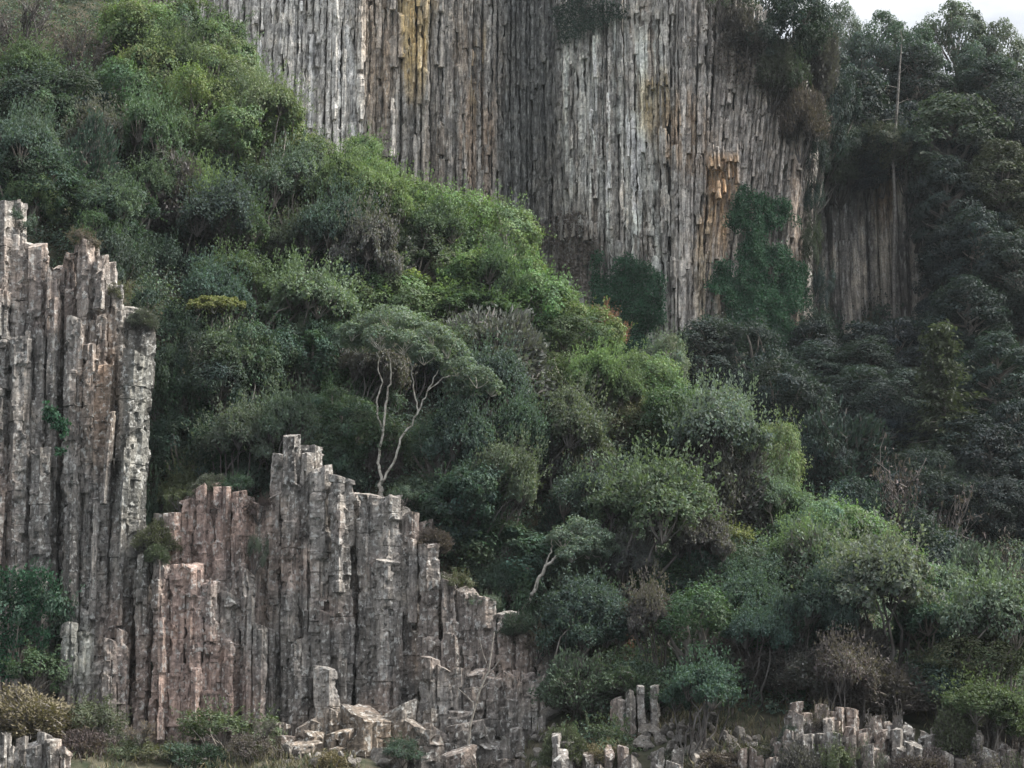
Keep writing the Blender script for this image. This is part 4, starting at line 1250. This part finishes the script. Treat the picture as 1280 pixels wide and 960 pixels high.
stemmed_tree('leaning pale tree with one whitish trunk above the middle buttress end', 80.6,
             [([(648, 768), (664, 748), (668, 735), (680, 712), (694, 696), (706, 682)], .11, .05), ([(680, 712), (690, 690), (690, 674)], .045, .02), ([(706, 682), (730, 690), (752, 700)], .04, .015)],
             [(704, 676, 22, 0), (726, 666, 24, .4), (748, 676, 20, -.3), (764, 690, 16, .2), (736, 688, 22, -.6), (714, 694, 18, -.8), (752, 702, 18, .6)], 'pale', 'pale', 303)

# --- bushes in the cleft and behind the buttress heads
k_ = 0
for x, y, w, h, Y in ((205, 470, 60, 60, 86.0), (208, 540, 56, 70, 85.6), (214, 610, 60, 70, 84.6), (196, 640, 50, 60, 83.6), (258, 590, 70, 60, 84.6), (310, 596, 70, 60, 84.2), (335, 575, 50, 60, 84.2), (408, 575, 60, 50, 84.0), (440, 592, 50, 40, 84.0), (540, 640, 60, 60, 83.4),
                      (566, 676, 60, 60, 82.8), (596, 716, 60, 60, 82.0), (640, 740, 66, 60, 81.4), (680, 776, 56, 60, 80.4), (704, 812, 50, 56, 79.5), (232, 500, 60, 60, 86.2), (276, 560, 60, 60, 85.2)):
    P(['bush', 'dome', 'lobes'][k_ % 3], x, y, w, h, ['deep', 'dark', 'olive', 'deep'][k_ % 4], 'dark bush rooted close behind the edge of the front rock columns', S, 'bushes behind the rock columns', Y=Y, bark='grey')
    k_ += 1
# --- growth over the rim of the tall cliff
for k, (x, y, w, h) in enumerate(((905, -4, 50, 30), (928, 22, 44, 34), (948, 46, 46, 36), (966, 72, 44, 38), (984, 98, 44, 42), (1000, 124, 40, 44))):
    P(['bush', 'brush'][k % 2], x, y + 8, w * 1.35, h * 1.5, ['moss', 'brown', 'wood', 'moss'][k % 4], 'dark dry shrub, one of the row growing along the sloping edge of the tall cliff', S, 'shrubs along the cliff edge', sit=True, Y=float(np.interp(x, [900, 1010, 1040], [137, 138.8, 145])), bark='grey')
# --- scrub in front of the low outcrop and over the buttress heads
for k, (x, y, w, h) in enumerate(((1000, 938, 50, 34), (1046, 946, 56, 30), (1086, 930, 50, 34), (1150, 946, 60, 30), (1216, 950, 56, 28), (1280, 946, 60, 36), (978, 920, 40, 40), (1024, 905, 40, 36), (1105, 884, 60, 30), (1196, 888, 66, 30))):
    P(['brush', 'bush', 'bare'][k % 3], x, y, w, h, ['violet', 'olive', 'grey', 'brown'][k % 4], 'low dull scrub bush growing among the short columns of the low outcrop', S, 'scrub among the short columns', Y=70.0 if y > 925 else 71.4, bark='grey')
for k, (x, y, w, h, Y) in enumerate(((228, 622, 40, 24, 80.6), (262, 604, 44, 22, 80.9), (296, 606, 40, 24, 80.6), (324, 634, 34, 30, 80.2), (196, 668, 44, 34, 79.9), (318, 690, 30, 40, 79.4), (506, 616, 36, 22, 80.2), (540, 672, 40, 26, 79.6), (570, 726, 44, 26, 79.2), (606, 752, 40, 22, 79.0), (648, 778, 44, 26, 78.8), (100, 300, 40, 24, 81.6), (150, 366, 34, 26, 81.4), (176, 396, 34, 24, 81.6), (20, 276, 40, 26, 81.8), (672, 800, 40, 40, 78.4), (192, 690, 36, 24, 79.0))):
    P(['bush', 'brush', 'bush'][k % 3], x, y, w, h, ['olive', 'grey', 'deep', 'brown'][k % 4], 'small shrub rooted in a crack on top of the front rock columns', S, 'shrubs on the rock heads', sit=True, Y=Y, bark='grey')

# --- foliage over the end of the tall cliff and over the shaded cliff
for k, (x, y, w, h, Y) in enumerate(((1012, 148, 44, 50, 138.8), (1020, 196, 34, 56, 139.2), (1018, 250, 26, 50, 139.4), (1020, 306, 32, 60, 139.4), (1022, 360, 30, 56, 139.4), (1012, 408, 50, 50, 138.4))):
    P('bush', x, y, w, h, ['moss', 'wood', 'wood'][k % 3], 'dark shrub, one of the string clinging to the end of the tall cliff', S, 'shrubs at the cliff end', Y=Y, sit=True, bark='dark')
for k, (x, y, w, h) in enumerate(((1040, 190, 60, 60), (1072, 178, 60, 56), (1104, 182, 60, 60), (1134, 190, 60, 70), (1090, 212, 40, 40), (1052, 222, 40, 40), (1150, 230, 50, 80))):
    P(['dome', 'lobes'][k % 2], x, y, w, h, ['wood', 'black', 'moss'][k % 3], 'dark bush, one of the row leaning over the rim of the shaded cliff', S, 'bushes over the shaded cliff', Y=148.6, sit=True, bark='dark')
for k, (x, y, w, h) in enumerate(((104, 930, 60, 36), (150, 940, 60, 34), (176, 914, 50, 34), (250, 944, 70, 32), (318, 934, 60, 36), (330, 906, 40, 30), (420, 950, 60, 26), (505, 938, 50, 28), (600, 956, 60, 24), (706, 930, 50, 44), (760, 944, 60, 30), (842, 946, 60, 26), (898, 950, 60, 24), (948, 946, 60, 28))):
    P(['brush', 'bush', 'bare'][k % 3], x, y, w, h, ['brown', 'olive', 'straw', 'deep'][k % 4], 'small dry scrub bush on the stony ground along the foot of the rocks', S, 'scrub at the foot of the buttresses', Y=75.0 if x < 650 else 72.2, sit=True, bark='grey')

# ------------------------------------------------------------------ dead trunk
g = np.random.default_rng(404)
b = Bag()
pts = [W(px, py, 147.5) for px, py in ((1118, 400), (1117, 330), (1119, 260), (1116, 200), (1121, 140), (1124, 95), (1127, 55))]
root_loc = pts[0]
v, q = tube_rings(np.array(pts) - root_loc, [.17, .16, .15, .13, .11, .08, .04], 7)
b.add(v, q)
tk = bpy.data.objects.new('dead_tree', None); COL.objects.link(tk); tk.location = root_loc
tag(tk, 'tall bare dead trunk, whitish, standing before the shaded cliff up to the skyline', 'tree', G_WOOD)
o = link('trunk', b.mesh('trunk', M_BARK, True), tk); o.color = (.15, .143, .135, 1)
for py, dx, dy in ((130, 22, -8), (148, -20, 4), (92, 14, -12), (110, -16, -6), (170, 18, 2), (205, -14, 8)):
    b = Bag()
    a_ = W(np.interp(py, [55, 95, 140, 200, 260], [1127, 1124, 1121, 1116, 1119]), py, 147.5)
    e_ = a_ + np.array([dx * .062, g.normal(0, .4), -dy * .062])
    limb(b, a_ - root_loc, e_ - root_loc, .04, .012, .08, 4, 4, g)
    o = link('branch', b.mesh('branch', M_BARK, True), tk); o.color = (.15, .143, .135, 1)


# thin dead tree leaning out of the broken columns
b = Bag()
P0_ = [W(px, py, 75.8) for px, py in ((584, 950), (588, 905), (600, 862), (611, 838), (618, 790))]
loc = P0_[0]
v, q = tube_rings(np.array(P0_) - loc, [.06, .05, .04, .03, .015], 6); b.add(v, q)
tk = bpy.data.objects.new('dead_sapling', None); COL.objects.link(tk); tk.location = loc
tag(tk, 'thin whitish dead sapling leaning across the broken columns', 'tree', G_LOW)
o = link('trunk', b.mesh('trunk', M_BARK, True), tk); o.color = (.30, .28, .25, 1)
for (p0, p1) in (((600, 862), (628, 835)), ((611, 838), (600, 800)), ((608, 845), (640, 808)), ((592, 890), (572, 860))):
    b = Bag()
    limb(b, W(*p0, 75.8) - loc, W(*p1, 75.6) - loc, .03, .01, .08, 4, 4, g)
    o = link('branch', b.mesh('branch', M_BARK, True), tk); o.color = (.27, .25, .23, 1)


# ------------------------------------------------------------------ ivy and moss hanging on rock
def ivy(outline, Yf, n, tone, label, size=.22, depth=.5, group='ivy hanging on the cliffs', seed=1, thr=.24):
    g = np.random.default_rng(seed)
    o = np.array(outline, float)
    lo, hi = o.min(0), o.max(0)
    pts = []
    while len(pts) < n:
        p = lo + g.random(2) * (hi - lo)
        wob = noise3(np.array([[p[0] * .05, p[1] * .05, seed], [p[0] * .05 + 40, p[1] * .05, seed]]), 66) - .5
        x, y = p + wob * np.array([70, 60])
        ins = False
        for (x1, y1), (x2, y2) in zip(o, np.roll(o, -1, 0)):
            if (y1 > y) != (y2 > y) and x < (x2 - x1) * (y - y1) / (y2 - y1) + x1: ins = not ins
        if ins and fbm(np.array([[p[0] * .045, p[1] * .022, seed * 3.1]]), 67, 2)[0] > thr + .12 * g.random(): pts.append(p + g.normal(0, 3, 2))
    pts = np.array(pts)
    Y = np.array([Yf(p[0]) for p in pts])
    V0 = np.array([W(p[0], p[1], y) for p, y in zip(pts, Y)])
    bulge = fbm(V0 * np.array([1.0, 1.0, .8]), 61, 2)
    V0[:, 1] -= .15 + depth * bulge + g.random(n) * .25
    Nn = norm(np.array([0, -1, .55]) + g.normal(0, .5, (n, 3)))
    D = norm(np.array([0, -.25, -1]) + g.normal(0, .55, (n, 3)))
    loc = V0.mean(0)
    v, q = leaf_quads(V0 - loc, D, Nn, size * g.uniform(.6, 1.3, n), .75)
    C = np.repeat(g.uniform(.65, 1.4, n)[:, None] * np.ones(3), 4, 0)
    ob = link('ivy', make_mesh('ivy', v, [q], M_LEAF, C))
    ob.location = loc; ob.color = (*TONE[tone], 1)
    tag(ob, label, 'ivy', group)


ivy([(934, 236), (956, 236), (972, 270), (980, 330), (992, 400), (1010, 450), (880, 460), (892, 400), (908, 340), (922, 290)], cliff_y, 34000, 'ivy', 'large dark green ivy patch in a recess of the tall cliff beside the ochre rock', .17, .8, seed=2, thr=.0)
ivy([(745, 330), (770, 318), (800, 335), (822, 360), (828, 430), (800, 470), (760, 440), (740, 380)], cliff_y, 14000, 'ivy', 'dark ivy at the foot of the tall cliff above the rust-red shrub', .17, .9, seed=3, thr=.12)
ivy([(690, -5), (790, -5), (770, 18), (745, 50), (720, 60), (700, 40)], cliff_y, 3000, 'dark', 'dark plants hanging at the upper edge of the tall cliff between white runs', .17, .6, seed=4)
ivy([(660, 270), (720, 265), (750, 330), (745, 385), (700, 370), (670, 330)], cliff_y, 1500, 'brown', 'brownish dead creeper at the foot of the recess', .24, .6, seed=5)
ivy([(60, 490), (80, 480), (84, 545), (76, 575), (62, 560)], lambda p: 79.7, 500, 'ivy', 'dark green ivy in the cleft of the tall buttress', .16, .4, seed=6)
ivy([(-20, 715), (70, 715), (78, 770), (60, 830), (-20, 850)], lambda p: 79.3, 3600, 'ivy', 'dark ivy sheet over the foot of the tall buttress', .13, .8, seed=7)
ivy([(850, 60), (900, 20), (960, 60), (1000, 120), (1004, 160), (960, 130), (920, 90)], cliff_y, 1200, 'brown', 'dry brown creeper along the sloping top of the tall cliff', .22, .3, seed=8)
ivy([(1000, 190), (1140, 180), (1150, 230), (1100, 215), (1060, 225), (1010, 240)], lambda p: 149.6, 1500, 'black', 'black-green creeper hanging over the rim of the shaded cliff', .3, .6, seed=9)
ivy([(1000, 400), (1140, 385), (1150, 450), (1000, 450)], lambda p: 149.4, 1500, 'dark', 'dark creeper around the foot of the shaded cliff', .3, .6, seed=10)


# ------------------------------------------------------------------ loose rocks
def rock_mesh(seed):
    g = np.random.default_rng(seed)
    import bmesh
    bm = bmesh.new()
    bmesh.ops.create_icosphere(bm, subdivisions=3, radius=1)
    V = np.array([v.co for v in bm.verts]); Fc = np.array([[v.index for v in f.verts] for f in bm.faces]); bm.free()
    for _ in range(11):
        d = rand_dirs(1, g)[0]; h = g.uniform(.45, .8)
        s = V @ d
        V = V - np.where(s > h, s - h, 0)[:, None] * d
    V += norm(V) * ((noise3(V * 2.5 + seed, 4) - .5) * .22)[:, None]
    V *= np.array([g.uniform(.8, 1.2), g.uniform(.7, 1.1), g.uniform(.6, 1.0)])
    c = np.tile(np.array([.19, .178, .165]) * g.uniform(.7, 1.25), (len(V), 1))
    return make_mesh('rock', V, [Fc], M_RUBBLE, c)


ROCKS = [rock_mesh(k) for k in range(7)]


def rock(px, py, size, Y=None, label='', group=''):
    p = cast(px, py) if Y is None else W(px, py, Y)
    o = link('rock', ROCKS[int(rng.integers(0, 7))])
    s = size / F * p[1] / 2
    if Y is not None:
        p[2] = ground_n(p[0], p[1])[0]
    o.location = (p[0], p[1], p[2] + s * .3)
    o.scale = (s * rng.uniform(.8, 1.3), s, s * rng.uniform(.8, 1.2)); o.rotation_euler = tuple(rng.uniform(0, 6.28, 3))
    tag(o, label, 'rock', group)


for k in range(140):
    px = rng.uniform(335, 700); py = rng.uniform(893, 960)
    rock(px, py, rng.choice([9, 13, 18, 28, 40], p=[.3, .3, .22, .13, .05]), None, 'broken grey rock in the rubble at the foot of the middle buttress', 'rubble under the middle buttress')
for k in range(130):
    px = rng.uniform(785, 985)
    lo = np.interp(px, [785, 830, 870, 920, 960, 985], [940, 894, 892, 915, 938, 950])
    rock(px, rng.uniform(lo, 962), rng.choice([8, 11, 15, 22]), None, 'angular grey rock on the rubble slope beside the low column outcrop', 'rubble slope')
for k in range(20):
    px = rng.uniform(90, 330)
    rock(px, rng.uniform(900, 955), rng.uniform(8, 20), None, 'grey rock among dry scrub below the pinkish columns', 'stones below the pinkish columns')

# ------------------------------------------------------------------ undergrowth
def undergrowth(name, n, region, tones, leaf, per, label, seed, lump=(.45, 1.5)):
    g = np.random.default_rng(seed)
    x = g.uniform(region[0], region[1], n * 3); y = g.uniform(region[2], region[3], n * 3)
    z = ground(x, y)
    px, py = PX(np.stack([x, y, z], 1))
    ok = (px > -80) & (px < 1520) & (py < 1010) & (py > -80) & region[4](px, py, x, y, z)
    x, y, z = x[ok][:n], y[ok][:n], z[ok][:n]
    m = len(x)
    P_ = np.stack([x, y, z], 1)
    z = z + (fbm(P_ * .35, 3, 3) - .5) * 1.3 * sstep(70, 84, y)
    R_ = g.uniform(*lump, m) * (.6 + .9 * noise3(P_ * .4, 15))
    d = rand_dirs(m * per, g); d[:, 2] = np.abs(d[:, 2])
    C0 = np.repeat(np.stack([x, y, z], 1), per, 0)
    Pp = C0 + d * (np.repeat(R_, per) * g.uniform(.5, 1.1, m * per))[:, None]
    Nn = norm(d + np.array([0, -.25, .4]) + g.normal(0, .5, d.shape))
    D = norm(np.cross(Nn, g.normal(size=d.shape)))
    v, q = leaf_quads(Pp, D, Nn, leaf * g.uniform(.6, 1.35, m * per), .6)
    nn = noise3(P_ * .22, 19)
    t = np.array([TONE[k] for k in tones])
    idx = np.clip((nn * 1.6 - .3 + g.normal(0, .12, m)) * len(t), 0, len(t) - 1).astype(int)
    tone = t[idx] * g.uniform(.75, 1.25, (m, 1))
    C = np.repeat(np.repeat(tone, per, 0) * g.uniform(.7, 1.35, (m * per, 1)), 4, 0)
    o = link(name, make_mesh(name, v, [q], M_LEAF, C))
    tag(o, label, 'undergrowth', None, 'stuff')


def near_ok(px, py, x, y, z): return (y < 116) & (z > 1.5) & ~((py > 878) & (px < 720)) & ~((py > 892) & (px > 785) & (px < 1300))
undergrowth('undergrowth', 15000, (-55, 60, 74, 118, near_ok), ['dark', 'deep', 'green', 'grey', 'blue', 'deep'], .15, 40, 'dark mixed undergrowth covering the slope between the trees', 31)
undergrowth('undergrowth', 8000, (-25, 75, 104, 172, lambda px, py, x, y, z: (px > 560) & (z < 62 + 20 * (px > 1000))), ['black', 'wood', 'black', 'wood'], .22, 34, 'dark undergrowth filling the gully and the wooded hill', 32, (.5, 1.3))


# dry grass on the ledges
def grass(n, xr, yr, seed):
    g = np.random.default_rng(seed)
    x = g.uniform(*xr, n); y = g.uniform(*yr, n); z = ground(x, y)
    ok = (z > .8) & (z < 8) & (noise3(np.stack([x, y, z], 1) * .6, 23) > .42)
    P_ = np.stack([x, y, z], 1)[ok]; m = len(P_)
    P_[:, 2] += (fbm(P_ * .35, 3, 3) - .5) * 1.3 * sstep(70, 84, P_[:, 1])
    h = g.uniform(.15, .5, m)
    D = norm(np.array([0, 0, 1]) + g.normal(0, .4, (m, 3)))
    Nn = norm(np.array([0, -1, .3]) + g.normal(0, .6, (m, 3)))
    v, q = leaf_quads(P_ + D * h[:, None] * .45, D, Nn, h, .13)
    t = np.array([TONE['straw'], TONE['olive'], TONE['straw'], TONE['brown']])[g.integers(0, 4, m)] * g.uniform(.7, 1.2, (m, 1))
    o = link('grass', make_mesh('grass', v, [q], M_TWIG_LEAF, np.repeat(t, 4, 0)))
    tag(o, 'dry straw-coloured grass on the rocky ledges at the foot', 'grass', None, 'stuff')


grass(22000, (-26, 26), (70.5, 79), 51)

# ------------------------------------------------------------------ light, sky, camera
world = bpy.data.worlds.new('World'); scene.world = world; world.use_nodes = True
nt = world.node_tree; nt.nodes.clear(); N, L = nt.nodes, nt.links
SUN_EL, SUN_AZ = 48.0, 84.0       # degrees; azimuth clockwise from north (+Y)
sky = N.new('ShaderNodeTexSky'); sky.sky_type = 'NISHITA'; sky.sun_disc = False
sky.sun_elevation = rad(SUN_EL); sky.sun_rotation = rad(SUN_AZ); sky.air_density = 1.2; sky.dust_density = 2.5
tc = N.new('ShaderNodeTexCoord')
mp = N.new('ShaderNodeMapping'); mp.inputs['Scale'].default_value = (1, 1, 2.6)
L.new(tc.outputs['Generated'], mp.inputs['Vector'])
no = N.new('ShaderNodeTexNoise'); no.inputs['Scale'].default_value = 3.2; no.inputs['Detail'].default_value = 7; no.inputs['Roughness'].default_value = .55
L.new(mp.outputs[0], no.inputs['Vector'])
cr = N.new('ShaderNodeValToRGB'); e = cr.color_ramp.elements
e[0].position = .38; e[0].color = (5.2, 5.5, 6.0, 1)
e[1].position = .58; e[1].color = (9.6, 9.8, 10.0, 1)
L.new(no.outputs[0], cr.inputs[0])
cov = N.new('ShaderNodeValToRGB'); e = cov.color_ramp.elements
e[0].position = .25; e[0].color = (.8, .8, .8, 1); e[1].position = .5; e[1].color = (.97, .97, .97, 1)
L.new(no.outputs[0], cov.inputs[0])
mx = N.new('ShaderNodeMix'); mx.data_type = 'RGBA'
L.new(cov.outputs[0], mx.inputs[0]); L.new(sky.outputs[0], mx.inputs[6]); L.new(cr.outputs[0], mx.inputs[7])
sx = N.new('ShaderNodeSeparateXYZ'); L.new(tc.outputs['Generated'], sx.inputs[0])
mr = N.new('ShaderNodeMapRange'); L.new(sx.outputs[2], mr.inputs[0])     # an overcast sky is brightest overhead
for k_, v_ in ((1, .22), (2, 1), (3, .38), (4, 1.5)): mr.inputs[k_].default_value = v_
ml = N.new('ShaderNodeMix'); ml.data_type = 'RGBA'; ml.blend_type = 'MULTIPLY'; ml.inputs[0].default_value = 1
L.new(mx.outputs[2], ml.inputs[6]); L.new(mr.outputs[0], ml.inputs[7])
bg = N.new('ShaderNodeBackground'); bg.inputs['Strength'].default_value = .052
L.new(ml.outputs[2], bg.inputs[0])
wo = N.new('ShaderNodeOutputWorld'); L.new(bg.outputs[0], wo.inputs[0])

sl = bpy.data.lights.new('sun', 'SUN'); sl.energy = 2.7; sl.angle = rad(22); sl.color = (1, .95, .86)
so = bpy.data.objects.new('sun', sl); COL.objects.link(so)
import mathutils
dv = mathutils.Vector((math.sin(rad(SUN_AZ)) * math.cos(rad(SUN_EL)), math.cos(rad(SUN_AZ)) * math.cos(rad(SUN_EL)), math.sin(rad(SUN_EL))))
so.rotation_euler = dv.to_track_quat('Z', 'Y').to_euler()
so.location = dv * 300

cam = bpy.data.cameras.new('camera'); cam.angle = rad(FOV); cam.sensor_fit = 'HORIZONTAL'; cam.clip_end = 6000; cam.clip_start = .5
co = bpy.data.objects.new('camera', cam); COL.objects.link(co)
co.location = (0, 0, CAM_Z); co.rotation_euler = (math.pi / 2 + PITCH, 0, 0)
scene.camera = co
scene.view_settings.view_transform = 'Standard'; scene.view_settings.look = 'None'
scene.view_settings.exposure = EXPOSURE; scene.view_settings.gamma = 1
scene.view_settings.use_curve_mapping = False
scene.render.engine = 'CYCLES'
scene.cycles.max_bounces = 5; scene.cycles.diffuse_bounces = 3; scene.cycles.glossy_bounces = 2; scene.cycles.transmission_bounces = 3
scene.cycles.use_denoising = True


# ------------------------------------------------------------------ air
import bmesh
bm = bmesh.new(); bmesh.ops.create_cube(bm, size=1)
me = bpy.data.meshes.new('haze'); bm.to_mesh(me); bm.free()
hz = link('haze', me); hz.scale = (330, 270, 101); hz.location = (0, 105, 46)
hm, nt, N, L = new_mat('thin_haze')
pv = N.new('ShaderNodeVolumePrincipled'); pv.inputs['Color'].default_value = (.86, .93, 1, 1); pv.inputs['Density'].default_value = HAZE
ou = N.new('ShaderNodeOutputMaterial'); L.new(pv.outputs[0], ou.inputs['Volume'])
me.materials.append(hm)
tag(hz, 'thin bluish haze hanging between the cliffs', 'haze', None, 'stuff')
scene.cycles.volume_bounces = 0
